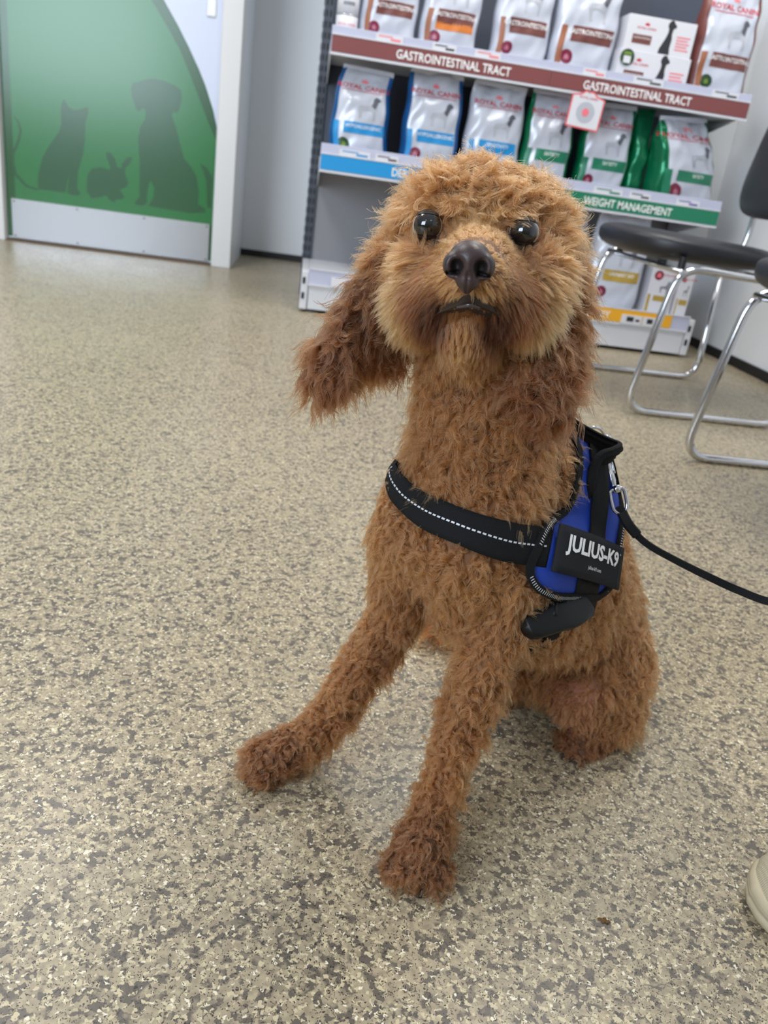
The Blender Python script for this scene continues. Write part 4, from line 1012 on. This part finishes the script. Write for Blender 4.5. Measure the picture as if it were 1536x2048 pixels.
def smooth_rows(G, it=2):
    for _ in range(it):
        H_ = G.copy(); H_[1:-1] = .25 * G[:-2] + .5 * G[1:-1] + .25 * G[2:]; G = H_
    return G
def patch(name, grid, m, off=.007, th=.0022, parent=harness, snap=True, sm=3, press=True):
    """grid: [rows][cols] of world points near the body; becomes a thin cloth lying on it"""
    G = np.array(grid, float); N_ = np.zeros_like(G)
    for i in range(G.shape[0]):
        for j in range(G.shape[1]):
            p, n_ = near(G[i, j]); N_[i, j] = n_
            if snap: G[i, j] = p
    G = smooth_rows(G, sm); N_ = smooth_rows(N_, sm + 2); N_ /= np.linalg.norm(N_, axis=2)[:, :, None]
    O = G + N_ * off; T = G + N_ * (off + th)
    R0, C0 = G.shape[:2]
    if press:
        b0 = len(HPV); HPV.extend(G.reshape(-1, 3).tolist())
        HPF.extend([(b0 + i * C0 + j, b0 + i * C0 + j + 1, b0 + (i + 1) * C0 + j + 1, b0 + (i + 1) * C0 + j) for i in range(R0 - 1) for j in range(C0 - 1)])
    V = list(O.reshape(-1, 3)) + list(T.reshape(-1, 3)); F = []; q = R0 * C0
    for i in range(R0 - 1):
        for j in range(C0 - 1):
            a, b, c, d = i * C0 + j, i * C0 + j + 1, (i + 1) * C0 + j + 1, (i + 1) * C0 + j
            F.append((a + q, b + q, c + q, d + q)); F.append((a, d, c, b))
    rim = [i for i in range(C0)] + [(i + 1) * C0 - 1 for i in range(1, R0)] + [(R0 - 1) * C0 + j for j in range(C0 - 2, -1, -1)] + [i * C0 for i in range(R0 - 2, 0, -1)]
    for k in range(len(rim)): a, b = rim[k], rim[(k + 1) % len(rim)]; F.append((a, b, b + q, a + q))
    bm = bmesh.new(); vs = [bm.verts.new(v - HO) for v in V]
    for f in F: bm.faces.new([vs[i] for i in f])
    bmesh.ops.recalc_face_normals(bm, faces=bm.faces[:])
    o = from_bm(name, bm, m, parent, True)
    return o, T, N_
def band(cen, wid, n=40, cols=5, y=.7):
    """cen: list of (px,py,upper-edge px,py) pairs along a strap"""
    top = catmull([(a, b, 0) for a, b, c, d in cen], 8)[:, :2]; bot = catmull([(c, d, 0) for a, b, c, d in cen], 8)[:, :2]
    return [[hit(*(t + (b - t) * k / (cols - 1)), y)[0] for k in range(cols)] for t, b in zip(top, bot)]
# chest strap
chest = band([(800, 926, 786, 944), (808, 945, 788, 984), (838, 975, 802, 1015), (890, 1003, 850, 1056), (950, 1027, 920, 1088), (1015, 1045, 990, 1114), (1060, 1054, 1046, 1126), (1092, 1062, 1080, 1132)], 0, cols=7, y=.69)
# continue round the dog's right shoulder to the far side panel
tail_pts = []
e0 = np.array(chest[0])
far = [mirror(np.array(q)) for q in (hit(1100, 1060)[0], hit(1125, 1095)[0], hit(1150, 1110)[0])]
wv = e0[-1] - e0[0]
wn = np.linalg.norm(wv)
cA = e0.mean(0); cB = mirror(hit(1130, 1095)[0])
midp = []
for t in np.linspace(0.07, 1, 14):
    q = cA * (1 - t) + cB * t + (-UL) * .02 * math.sin(math.pi * t); midp.append(q)
rows = []
for q in midp[::-1]:
    p, n_ = near(q); up_ = np.array([.0, .12, 1.0]); up_ -= n_ * (up_ @ n_); up_ /= np.linalg.norm(up_)
    rows.append([p + up_ * wn * (.5 - k / 6) for k in range(7)])
cs, T, TN = patch('chest_strap', rows + chest, M_web, .006, .003)
# reflective dashes along the middle of the strap
mid_ = T[len(rows):, 3] + TN[len(rows):, 3] * .0006; seg = np.linalg.norm(np.diff(mid_, axis=0), axis=1); s_ = np.concatenate([[0], np.cumsum(seg)])
Vd, Fd = [], []
def at_s(P, s): return np.array([np.interp(s, s_, P[:, k]) for k in range(3)])
wdir = T[len(rows):, 5] - T[len(rows):, 1]; wdir /= np.linalg.norm(wdir, axis=1)[:, None]
x = .002
while x < s_[-1] - .006:
    for sx in (x, x + .0032):
        p = at_s(mid_, sx); w_ = at_s(wdir, sx)
        Vd += [p - w_ * .0008, p + w_ * .0008]
    b = len(Vd) - 4; Fd.append((b, b + 1, b + 3, b + 2)); x += .0048
mesh('reflective_stitching', Vd, Fd, M_refl, cs, off=HO)
# side panel (dog's left, visible)
Lf = catmull([(1122, 868, 0), (1140, 905, 0), (1139, 950, 0), (1124, 1000, 0), (1098, 1034, 0), (1074, 1062, 0), (1058, 1100, 0), (1046, 1136, 0), (1066, 1166, 0), (1096, 1180, 0)], 5)[:, :2]
Rf = catmull([(1190, 885, 0), (1208, 925, 0), (1219, 965, 0), (1223, 1000, 0), (1224, 1040, 0), (1221, 1075, 0), (1217, 1105, 0), (1212, 1135, 0), (1204, 1165, 0), (1180, 1182, 0)], 5)[:, :2]
def grid_px(L_, R_, cols, a=0.0, b=1.0): return [[hit(*(l + (r - l) * (a + (b - a) * k / (cols - 1))), .74)[0] for k in range(cols)] for l, r in zip(L_, R_)]
GL = grid_px(Lf, Rf, 15)
pan, PT, PN = patch('side_panel', GL, M_blu, .0065, .0025)
def ribbon_on(name, P, N_, width, m, off=.0008, th=.0022, par=None):
    """flat ribbon along a line P with normals N_"""
    P = np.array(P); Tn = np.gradient(P, axis=0); Tn /= np.linalg.norm(Tn, axis=1)[:, None] + 1e-9; B = np.cross(Tn, N_); B /= np.linalg.norm(B, axis=1)[:, None] + 1e-9
    V = []; F = []
    for p, b, n_ in zip(P, B, N_):
        V += [p - b * width / 2 + n_ * off * .2, p - b * width / 2 + n_ * (off + th), p + b * width / 2 + n_ * (off + th), p + b * width / 2 + n_ * off * .2]
    k = len(P)
    for i in range(k - 1):
        for q in range(4): F.append((i * 4 + q, i * 4 + (q + 1) % 4, (i + 1) * 4 + (q + 1) % 4, (i + 1) * 4 + q))
    F += [(3, 2, 1, 0), (k * 4 - 4, k * 4 - 3, k * 4 - 2, k * 4 - 1)]
    return mesh(name, V, F, m, par or harness, False, off=HO)
def ticks(name, P, N_, m, par, step=.0026, wd=.0034, ln=.0009, off=.0036):
    P = np.array(P); sg = np.concatenate([[0], np.cumsum(np.linalg.norm(np.diff(P, axis=0), axis=1))]); V = []; F = []
    Tn = np.gradient(P, axis=0); Tn /= np.linalg.norm(Tn, axis=1)[:, None] + 1e-9; B = np.cross(Tn, N_)
    ii = lambda A_, s: np.array([np.interp(s, sg, A_[:, k]) for k in range(3)])
    x = .001
    while x < sg[-1]:
        p, t, b, n_ = ii(P, x), ii(Tn, x), ii(B, x), ii(N_, x); c = p + n_ * off
        V += [c - t * ln / 2 - b * wd / 2, c + t * ln / 2 - b * wd / 2, c + t * ln / 2 + b * wd / 2, c - t * ln / 2 + b * wd / 2]; k = len(V) - 4; F.append((k, k + 1, k + 2, k + 3)); x += step
    mesh(name, V, F, m, par, off=HO)
for j, sl in ((0, slice(0, None)), (-1, slice(0, None))):
    o = ribbon_on('edge_trim', PT[sl, j], PN[sl, j], .0075, M_web)
    seg_ = slice(22, 30) if j == 0 else slice(14, 36)
    ticks('reflective_stitching', PT[seg_, j], PN[seg_, j], M_refl, o)
    if j == 0: ticks('reflective_stitching', PT[36:, j], PN[36:, j], M_refl, o)
o = ribbon_on('edge_trim', PT[-1, :], PN[-1, :], .0075, M_web); ticks('reflective_stitching', PT[-1, :9], PN[-1, :9], M_refl, o)
# far side panel, mirrored
GR = [[mirror(p) - UF * .055 + np.array([0, 0, .01]) for p in row] for row in GL]
patch('side_panel', GR, M_blu, .0065, .0025)
# top bridge over the withers between both panels
topL = [GL[2][k] for k in range(0, 15, 2)]
br = []
for t in np.linspace(0, 1, 12):
    row = []
    for k, q in enumerate(topL):
        a, b = np.array(q), mirror(q); p = a * (1 - t) + b * t + np.array([0, 0, .05 * math.sin(math.pi * t)]); row.append(p)
    br.append(row)
patch('back_bridge', br, M_web, .0075, .0025)
# vertical black strap on the panel and its continuation under the patch
Ls = catmull([(1160, 885, 0), (1164, 940, 0), (1166, 1000, 0), (1163, 1050, 0), (1156, 1095, 0)], 6)[:, :2]
Rs = catmull([(1190, 892, 0), (1194, 940, 0), (1196, 1000, 0), (1192, 1050, 0), (1186, 1100, 0)], 6)[:, :2]
patch('girth_strap', grid_px(Ls, Rs, 5), M_web, .0105, .002, press=False)
Ls = catmull([(1138, 1150, 0), (1132, 1185, 0), (1126, 1215, 0)], 5)[:, :2]; Rs = catmull([(1180, 1160, 0), (1178, 1190, 0), (1170, 1222, 0)], 5)[:, :2]
patch('belly_strap', grid_px(Ls, Rs, 5), M_web, .008, .003)
# belly strap runs on under the chest to the far side
bs = []
p0, p1 = hit(1105, 1245)[0], mirror(hit(1140, 1180)[0])
for t in np.linspace(0, 1, 14):
    q = p0 * (1 - t) + p1 * t + np.array([0, 0, -.06 * math.sin(math.pi * t)]); p, n_ = near(q)
    d = UF - n_ * (UF @ n_); d /= np.linalg.norm(d) + 1e-9; bs.append([p + d * .024 * (.5 - k / 4) for k in range(5)])
patch('belly_strap', bs, M_web, .007, .003)
# lettered patch: a stiff rectangle on the panel
cor = [hit(*q)[0] + hit(*q)[1] * .012 for q in ((1089, 1058), (1216, 1098), (1206, 1170), (1078, 1137))]
def bil(u, v): return (cor[0] * (1 - u) * (1 - v) + cor[1] * u * (1 - v) + cor[2] * u * v + cor[3] * (1 - u) * v)
pn = np.cross(cor[1] - cor[0], cor[3] - cor[0]); pn /= np.linalg.norm(pn)
if pn @ (CAMP - cor[0]) < 0: pn = -pn
for _ in range(1):
    # lift until nothing of the panel pokes through
    dmax = max((hit(*(np.array((1089, 1058)) * (1 - u) * (1 - v) + np.array((1216, 1098)) * u * (1 - v) + np.array((1206, 1170)) * u * v + np.array((1078, 1137)) * (1 - u) * v))[0] - bil(u, v)) @ pn for u in (.1, .3, .5, .7, .9) for v in (.1, .5, .9))
    cor = [c + pn * max(0, dmax + .0095) for c in cor]
curv = lambda u, v: bil(u, v) + pn * (.0035 * (1 - (2 * u - 1) ** 2))
def pgrid(off, nu_=16, nv=6): return [[curv(i / nu_, j / nv) + pn * off for i in range(nu_ + 1)] for j in range(nv + 1)]
G1 = np.array(pgrid(.0)); G2 = np.array(pgrid(.0022)); V = list(G1.reshape(-1, 3)) + list(G2.reshape(-1, 3)); q = 17 * 7; F = []
for j in range(6):
    for i in range(16): a = j * 17 + i; F += [(a + q, a + 1 + q, a + 18 + q, a + 17 + q), (a, a + 17, a + 18, a + 1)]
rim = list(range(17)) + [(i + 1) * 17 - 1 for i in range(1, 7)] + [6 * 17 + j for j in range(15, -1, -1)] + [i * 17 for i in range(5, 0, -1)]
for k in range(len(rim)): a, b = rim[k], rim[(k + 1) % len(rim)]; F.append((a, b, b + q, a + q))
lp = mesh('name_patch', V, F, M_patch, harness, True, off=HO)
wpx = np.linalg.norm(cor[1] - cor[0]); hpx = np.linalg.norm(cor[3] - cor[0])
def onpatch(a, b): return curv(a / wpx, 1 - b / hpx) + pn * .0028 - HO       # metres from the lower left corner
V2, F2 = text2d('JULIUS-K9', 1.0, 0.035, 1.0); V2 -= V2.min(0); V2 /= V2.max(0)
V2[:, 0] = V2[:, 0] * wpx * .80 + wpx * .10; V2[:, 1] = V2[:, 1] * hpx * .46 + hpx * .38
mesh('patch_lettering', [onpatch(a, b) for a, b in V2], F2, M_txt, lp)
V2, F2 = text2d('julius-k9.com', 1.0, 0.02, 1.0); V2 -= V2.min(0); V2 /= V2.max(0)
V2[:, 0] = V2[:, 0] * wpx * .20 + wpx * .42; V2[:, 1] = V2[:, 1] * hpx * .11 + hpx * .20
mesh('small_lettering', [onpatch(a, b) for a, b in V2], F2, M_refl, lp)
Vr = []
for i in range(16): q_ = 2 * math.pi * i / 16; Vr += [onpatch(wpx * .925 + .0011 * math.cos(q_), hpx * .80 + .0011 * math.sin(q_)), onpatch(wpx * .925 + .0007 * math.cos(q_), hpx * .80 + .0007 * math.sin(q_))]
mesh('trademark_ring', Vr, [(2 * i, 2 * ((i + 1) % 16), 2 * ((i + 1) % 16) + 1, 2 * i + 1) for i in range(16)], M_txt, lp)
# handle: ribbed webbing loop standing off the back
hp = catmull([PY(1118, 846, .715), PY(1150, 866, .716), PY(1190, 888, .714), PY(1218, 900, .711), PY(1229, 905, .707), PY(1218, 912, .700), PY(1197, 920, .695), PY(1186, 940, .690), PY(1182, 962, .688), PY(1180, 984, .690)], 8)
prof = []
for k in range(48):
    a = 2 * math.pi * k / 48; c, s_2 = math.cos(a), math.sin(a); x_ = .0115 * np.sign(c) * abs(c) ** .6; y_ = .0036 * np.sign(s_2) * abs(s_2) ** .7 + .0013 * math.cos(x_ / .0115 * 14)
    prof.append((x_, y_))
V, F = sweep(hp, prof, up=(-.35, -.85, .25)); mesh('handle', V, F, M_web, harness, True, off=HO)
# metal ring and harness buckle
rc = PY(1185, 880, .772)
tube('ring', [rc + np.array([.0, 0, 0]) + .017 * (math.cos(a) * np.array([.75, .3, -.5]) + math.sin(a) * np.array([.3, -.2, .75])) for a in np.linspace(0, 2 * math.pi, 33)[:-1]], .0016, M_chrome, harness, 10, True, off=HO)
bc = hit(1112, 1228)[0]; bn = hit(1112, 1228)[1]
h0, h1 = hit(1165, 1195), hit(1060, 1255, .64)
P0, P1 = PY(1165, 1195, h0[0][1] - .020), PY(1052, 1262, h1[0][1] - .024)
b0 = len(HPV); HPV.extend([hit(*q, .66)[0].tolist() for q in ((1150, 1178), (1185, 1200), (1070, 1272), (1045, 1240))]); HPF.append((b0, b0 + 1, b0 + 2, b0 + 3))
ax = P1 - P0; Lb = np.linalg.norm(ax); ax /= Lb; cn = CAMP - (P0 + P1) / 2; cn -= ax * (cn @ ax); cn /= np.linalg.norm(cn); bb = np.cross(ax, cn)
if bb[2] < 0: bb = -bb
def bk(name, prof_rows, th=.009, off=0.0):
    """prof_rows: (s, top, bottom) along the buckle axis; rounded slab"""
    V = []; F = []
    for s, t, b_ in prof_rows:
        c = P0 + ax * s * Lb + cn * (off + .004 * math.sin(math.pi * s)); m_ = (t + b_) / 2; h_ = (t - b_) / 2
        for k in range(16):
            a = 2 * math.pi * k / 16; V.append(c + bb * (m_ + h_ * np.sign(math.cos(a)) * abs(math.cos(a)) ** .5) + cn * th / 2 * np.sign(math.sin(a)) * abs(math.sin(a)) ** .5)
    n_ = len(prof_rows)
    for i in range(n_ - 1):
        for k in range(16): F.append((i * 16 + k, i * 16 + (k + 1) % 16, (i + 1) * 16 + (k + 1) % 16, (i + 1) * 16 + k))
    F += [tuple(range(16))[::-1], tuple((n_ - 1) * 16 + k for k in range(16))]
    return mesh(name, V, F, M_plast, bk_root, True, off=HO)
bk_root = harness
b1 = bk('buckle', [(0.0, .006, -.016), (.04, .011, -.020), (.28, .012, -.021), (.45, .013, -.020), (.52, .012, -.018), (.72, .012, -.015), (.90, .012, -.012), (.97, .010, -.009), (1.0, .004, -.004)], .013)
bk_root = b1
def arcp(s0, s1, y0, y1, bow): return [P0 + ax * (s0 + (s1 - s0) * t) * Lb + bb * (y0 + (y1 - y0) * t + bow * math.sin(math.pi * t)) + cn * .0075 for t in np.linspace(0, 1, 12)]
tube('buckle_prong', arcp(.18, .62, .008, -.002, .010), .0034, M_plast, b1, 8, off=HO)
tube('buckle_rib', arcp(.50, .52, .011, -.015, 0), .0018, M_plast, b1, 8, off=HO)

# ================================================================ leash
LO = PY(1260, 1060, 0.666)
leash = empty('dog_leash', tuple(LO), 'thin black leash clipped to the harness and running out to the right', 'leash')
cl = catmull([PY(1209, 905, 0.718), PY(1217, 935, 0.711), PY(1228, 975, 0.701), PY(1236, 1003, 0.694)], 6)
sn = tube('snap_hook', cl[:-5], .0030, M_chrome, leash, 12, off=LO, scale=[1.0] * 8 + [1.25] * 3 + [1.0] * (len(cl) - 5 - 11))
tube('snap_bolt', [c_ + np.array([.004, 0, .001]) for c_ in cl[1:9]], .0014, M_chrome, sn, 8, off=LO)
tube('snap_gate', catmull([cl[0], cl[0] + np.array([-.006, 0, .008]), cl[0] + np.array([-.002, .0, .016]), cl[0] + np.array([.006, 0, .011]), cl[0] + np.array([.005, 0, .002])], 6), .0022, M_chrome, sn, 10, off=LO)
dc = PY(1238, 1003, 0.693); e1 = np.array([.95, .1, .28]); e1 /= np.linalg.norm(e1); e2 = PY(1248, 1030, 0.688) - PY(1230, 975, 0.698); e2 -= e1 * (e1 @ e2); e2 /= np.linalg.norm(e2)
loop = [dc + e1 * a_ * .0075 + e2 * b_ * .0125 for a_, b_ in ((-1, -1), (1, -1), (1.05, 0), (.95, .6), (0, 1.15), (-.95, .6), (-1.05, 0))]
tube('swivel_loop', rounded_path(loop, .004, 5, True), .0019, M_chrome, sn, 10, True, off=LO)
tube('swivel_barrel', [dc - e2 * .016, dc - e2 * .009], .0042, M_chrome, sn, 14, off=LO)
pth = catmull([PY(1243, 1024, 0.688), PY(1256, 1048, 0.682), PY(1274, 1070, 0.678)], 6)
V, F = sweep(pth, [(a * 1.0, b) for a, b in ((-.0048, -.0018), (-.0035, -.003), (.0035, -.003), (.0048, -.0018), (.0048, .0018), (.0035, .003), (-.0035, .003), (-.0048, .0018))], up=(-.2, -.9, .4))
V = np.array(V); mesh('plastic_end', V, F, M_plast, leash, False, off=LO)
lp_ = catmull([PY(1238, 1012, 0.690), PY(1252, 1040, 0.685), PY(1272, 1068, 0.678), PY(1300, 1092, 0.670), PY(1350, 1120, 0.656), PY(1410, 1150, 0.636), PY(1475, 1180, 0.625), PY(1545, 1205, 0.595), PY(1640, 1215, 0.570), PY(1800, 1170, 0.500), PY(2050, 1010, 0.420)], 10)
V, F = sweep(lp_, [(-.0036, -.0008), (.0036, -.0008), (.0036, .0008), (-.0036, .0008)], up=(-.2, -.9, .4), scale=None)
V = np.array(V); k4 = 4
for i in range(len(lp_)):                                   # a little twist in the strap
    a = .25 + 1.1 * math.sin(i / len(lp_) * 5.0) * .5; c = V[i * 4:i * 4 + 4].mean(0); T_ = lp_[min(i + 1, len(lp_) - 1)] - lp_[max(i - 1, 0)]; T_ /= np.linalg.norm(T_)
    Rm = np.array(Matrix.Rotation(a, 3, Vector(T_))); V[i * 4:i * 4 + 4] = (V[i * 4:i * 4 + 4] - c) @ Rm.T + c
mesh('strap', V, F, M_web, leash, False, off=LO)

# ================================================================ fur: curly locks grown from the skin
hbv = BVHTree.FromPolygons([Vector(v) for v in HPV], HPF)
P, Nn = roots(NLOCK)
L, amp, cu, lift, rl, col, comb, w = params(P, Nn)
N0 = len(P)
hn = [hbv.find_nearest(Vector(p)) for p in P]; dist = np.array([h[3] for h in hn]); toH = np.array([tuple(h[0]) for h in hn]) - P
eR = np.linalg.norm(P - EYE_R, axis=1); eL = np.linalg.norm(P - EYE_L, axis=1); ed = np.minimum(eR, eL)
nd = np.linalg.norm(P - NC, axis=1)
Pu = (P - NC) @ nu; Pr = (P - NC) @ nr; Pf = (P - NC) @ nf       # face coordinates around the nose
keep = (dist > .0022) & (ed > .0100) & (nd > .0112) & (P[:, 2] > .004)
mouth = (np.abs(Pr) < .019) & (Pf > -.09) & ((Pu + .031 + .25 * np.abs(Pr)) > -.0022) & ((Pu + .031 + .25 * np.abs(Pr)) < .0045)
keep &= ~mouth
keep &= ~((np.abs(Pr) < .0028) & (Pu < -.010) & (Pu > -.034) & (Pf > -.05))
above = (np.abs(Pr) < .020) & (Pf > -.07) & ((Pu + .031) > 0) & ((Pu + .031) < .014); L[above] *= .55
L *= np.clip(.55 + dist * 45, .6, 1)
L *= np.clip((ed - .008) / .016, .40, 1); amp *= np.clip((ed - .012) / .030, .3, 1)
# brow tufts stay long, the bridge of the nose is short
br_ = ((P - NOSE) @ nu > .040) & (ed < .040) & (ed > .022); L[br_] *= 1.25
facez = np.exp(-(np.maximum(nd - .03, 0) / .03) ** 2)
# rust-dark beard either side of the mouth, lighter whiskers outward
bd = np.clip(1.35 * np.exp(-(((np.abs(Pr) - .024) / .015) ** 2 + ((Pu + .040) / .023) ** 2)), 0, 1) * (Pf > -.085)
inner = w[:, [names.index(k) for k in ('muz1', 'lipR', 'lipL', 'lipR2', 'lipL2', 'chin', 'muz0', 'jaw')]].sum(1)
bd *= np.clip(inner * 1.6, 0, 1)
mc = np.exp(-((np.abs(Pu + .031) / .007) ** 2)) * (np.abs(Pr) < .03) * np.clip(inner, 0, 1)
bd = np.clip(np.maximum(bd, mc * .8), 0, 1)
col = col * (1 - bd[:, None] * .9) + C(52, 28, 19) * bd[:, None] * .9
es = np.exp(-((ed - .012) / .010) ** 2)[:, None] * .75; col = col * (1 - es) + C(84, 52, 34) * es
col = col * np.array([.90, .80, .72])
# natural streaking of the coat
sn_ = smoothnoise(P, 90, 3)[:, 0] * .10 + smoothnoise(P, 25, 4)[:, 0] * .08 + rng.normal(size=N0) * .10
col = col * np.exp(sn_)[:, None]
swirl = 1 - np.clip(inner * 1.2, 0, 1)                         # the muzzle is brushed straight, the coat swirls
hw_ = np.clip(1 - (dist - .002) / .010, 0, 1)[:, None]; toHn = toH / (dist[:, None] + 1e-9)
below = (toH[:, 2:3] > .0008).astype(float)
comb = comb * (1 - .8 * hw_ * below) + toHn * .5 * hw_ * below; lift = np.clip(lift + .35 * hw_[:, 0] * below[:, 0] - .1 * hw_[:, 0] * (1 - below[:, 0]), 0, 1); L *= 1 - .4 * hw_[:, 0] * (1 - below[:, 0])
brow = ((P - NOSE) @ nu > .030) & (ed < .030) & (((P - np.where((eR < eL)[:, None], EYE_R, EYE_L)) @ nu) > .004)
comb[brow] = comb[brow] * .2 + nf * 1.2 - nu * .6; L[brow] = .020; lift[brow] = .85
comb = comb + smoothnoise(P, 60, 5) * .28 * (.3 + .7 * swirl[:, None]) + (smoothnoise(P, 260, 6) * .85 + smoothnoise(P, 520, 8) * .5) * swirl[:, None]
L *= np.exp(smoothnoise(P, 230, 9)[:, 1] * .30 * swirl)
T = comb - Nn * np.sum(comb * Nn, 1)[:, None]; T /= np.linalg.norm(T, axis=1)[:, None] + 1e-9
D = Nn * lift[:, None] + T * (1.15 - lift * .6)[:, None]; D /= np.linalg.norm(D, axis=1)[:, None]
E1 = np.cross(T, Nn); E1 /= np.linalg.norm(E1, axis=1)[:, None] + 1e-9; E2 = np.cross(E1, D)
L = L * np.exp(rng.normal(size=N0) * .12)
phi = smoothnoise(P, 190, 11)[:, 0] * 5 + rng.normal(size=N0) * .7; sg = np.sign(rng.random(N0) - .5)
idx = np.where(keep)[0]
P, Nn, L, amp, cu, rl, col, T, D, E1, E2, phi, sg = [a[idx] for a in (P, Nn, L, amp, cu, rl, col, T, D, E1, E2, phi, sg)]
nl = len(idx); K = NSTRAND; M = NPT
t = np.linspace(0, 1, M)
def strands(nl, K, cl_lo, cl_hi, frizz):
    rr = np.sqrt(rng.random((nl, K))) * rl[:, None] * 1.25; an = rng.random((nl, K)) * 6.283
    offs = (T[:, None] * (rr * np.cos(an))[..., None] + E1[:, None] * (rr * np.sin(an))[..., None])
    Ls = L[:, None] * (1 + rng.normal(size=(nl, K)) * .12)
    ph = phi[:, None] + rng.normal(size=(nl, K)) * .25
    clump = rng.uniform(cl_lo, cl_hi, (nl, K))
    out = np.empty((nl, K, M, 3), np.float32)
    for i, ti in enumerate(t):
        th = 2 * np.pi * cu[:, None] * ti + ph
        a_ = amp[:, None] * min(1, ti * 2.2) * (1 - .15 * ti)
        c = P[:, None] - Nn[:, None] * .0012 + D[:, None] * (Ls * ti)[..., None]
        c = c + E1[:, None] * (a_ * np.cos(th) * sg[:, None])[..., None] + E2[:, None] * (a_ * .8 * np.sin(th))[..., None]
        c = c + offs * (1 - clump * ti ** .8)[..., None]
        c[..., 2] -= Ls * .22 * ti * ti
        c = c + rng.normal(size=c.shape) * (frizz * ti)
        out[:, :, i] = c
    return out.reshape(-1, M, 3)
out = strands(nl, K, .55, .95, .00013)
out[..., 2] = np.maximum(out[..., 2], .0008)
cs_ = np.repeat(col, K, 0) * np.exp(rng.normal(size=(nl * K, 1)) * .10)
NC_ = len(out)
hc = bpy.data.hair_curves.new('fur'); hc.add_curves([M] * NC_)
hc.attributes['position'].data.foreach_set('vector', (out - DO.astype(np.float32)).astype(np.float32).ravel())
ra = hc.attributes.get('radius') or hc.attributes.new('radius', 'FLOAT', 'POINT')
prof_ = (HAIR_R * (1 - .62 * t ** 1.5)).astype(np.float32); ra.data.foreach_set('value', np.tile(prof_, NC_))
ca = hc.attributes.new('coat', 'FLOAT_COLOR', 'POINT')
tipg = (0.74 + .40 * t)                                       # paler tips, plus shadow between the locks darkened into the root colour
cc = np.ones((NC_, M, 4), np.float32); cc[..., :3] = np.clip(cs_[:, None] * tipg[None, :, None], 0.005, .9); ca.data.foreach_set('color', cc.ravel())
fm = bpy.data.materials.new('dog_fur'); fm.use_nodes = True; n_ = fm.node_tree.nodes; l_ = fm.node_tree.links; n_.clear()
o_ = n_.new('ShaderNodeOutputMaterial'); hb = n_.new('ShaderNodeBsdfHairPrincipled'); at = n_.new('ShaderNodeAttribute'); at.attribute_name = 'coat'
hb.parametrization = 'COLOR'; hb.inputs['Roughness'].default_value = .42; hb.inputs['Radial Roughness'].default_value = .55; hb.inputs['Coat'].default_value = .0
l_.new(at.outputs['Color'], hb.inputs['Color']); l_.new(hb.outputs[0], o_.inputs[0])
hc.materials.append(fm)
link(bpy.data.objects.new('fur', hc), dog)
# skin under the fur (bare and pinkish only at the inner thigh)
sk = bpy.data.materials.new('dog_skin'); sk.use_nodes = True; b_ = sk.node_tree.nodes['Principled BSDF']; b_.inputs['Roughness'].default_value = .7
at = sk.node_tree.nodes.new('ShaderNodeAttribute'); at.attribute_name = 'skin'; sk.node_tree.links.new(at.outputs['Color'], b_.inputs['Base Color'])
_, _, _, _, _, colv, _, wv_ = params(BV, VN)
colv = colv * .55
kw = wv_[:, [names.index('kneeL')]].sum(1)[:, None]; colv = colv * (1 - kw) + C(150, 102, 80) * kw
vu, vr, vf = (BV - NC) @ nu, (BV - NC) @ nr, (BV - NC) @ nf
mm = ((np.abs(vr) < .03) & (vf > -.1) & (np.abs(vu + .031 + .25 * np.abs(vr)) < .006))[:, None]; colv = np.where(mm, C(44, 26, 24), colv)
ee = (np.minimum(np.linalg.norm(BV - EYE_R, axis=1), np.linalg.norm(BV - EYE_L, axis=1)) < .0155)[:, None]; colv = np.where(ee, C(34, 21, 18), colv)
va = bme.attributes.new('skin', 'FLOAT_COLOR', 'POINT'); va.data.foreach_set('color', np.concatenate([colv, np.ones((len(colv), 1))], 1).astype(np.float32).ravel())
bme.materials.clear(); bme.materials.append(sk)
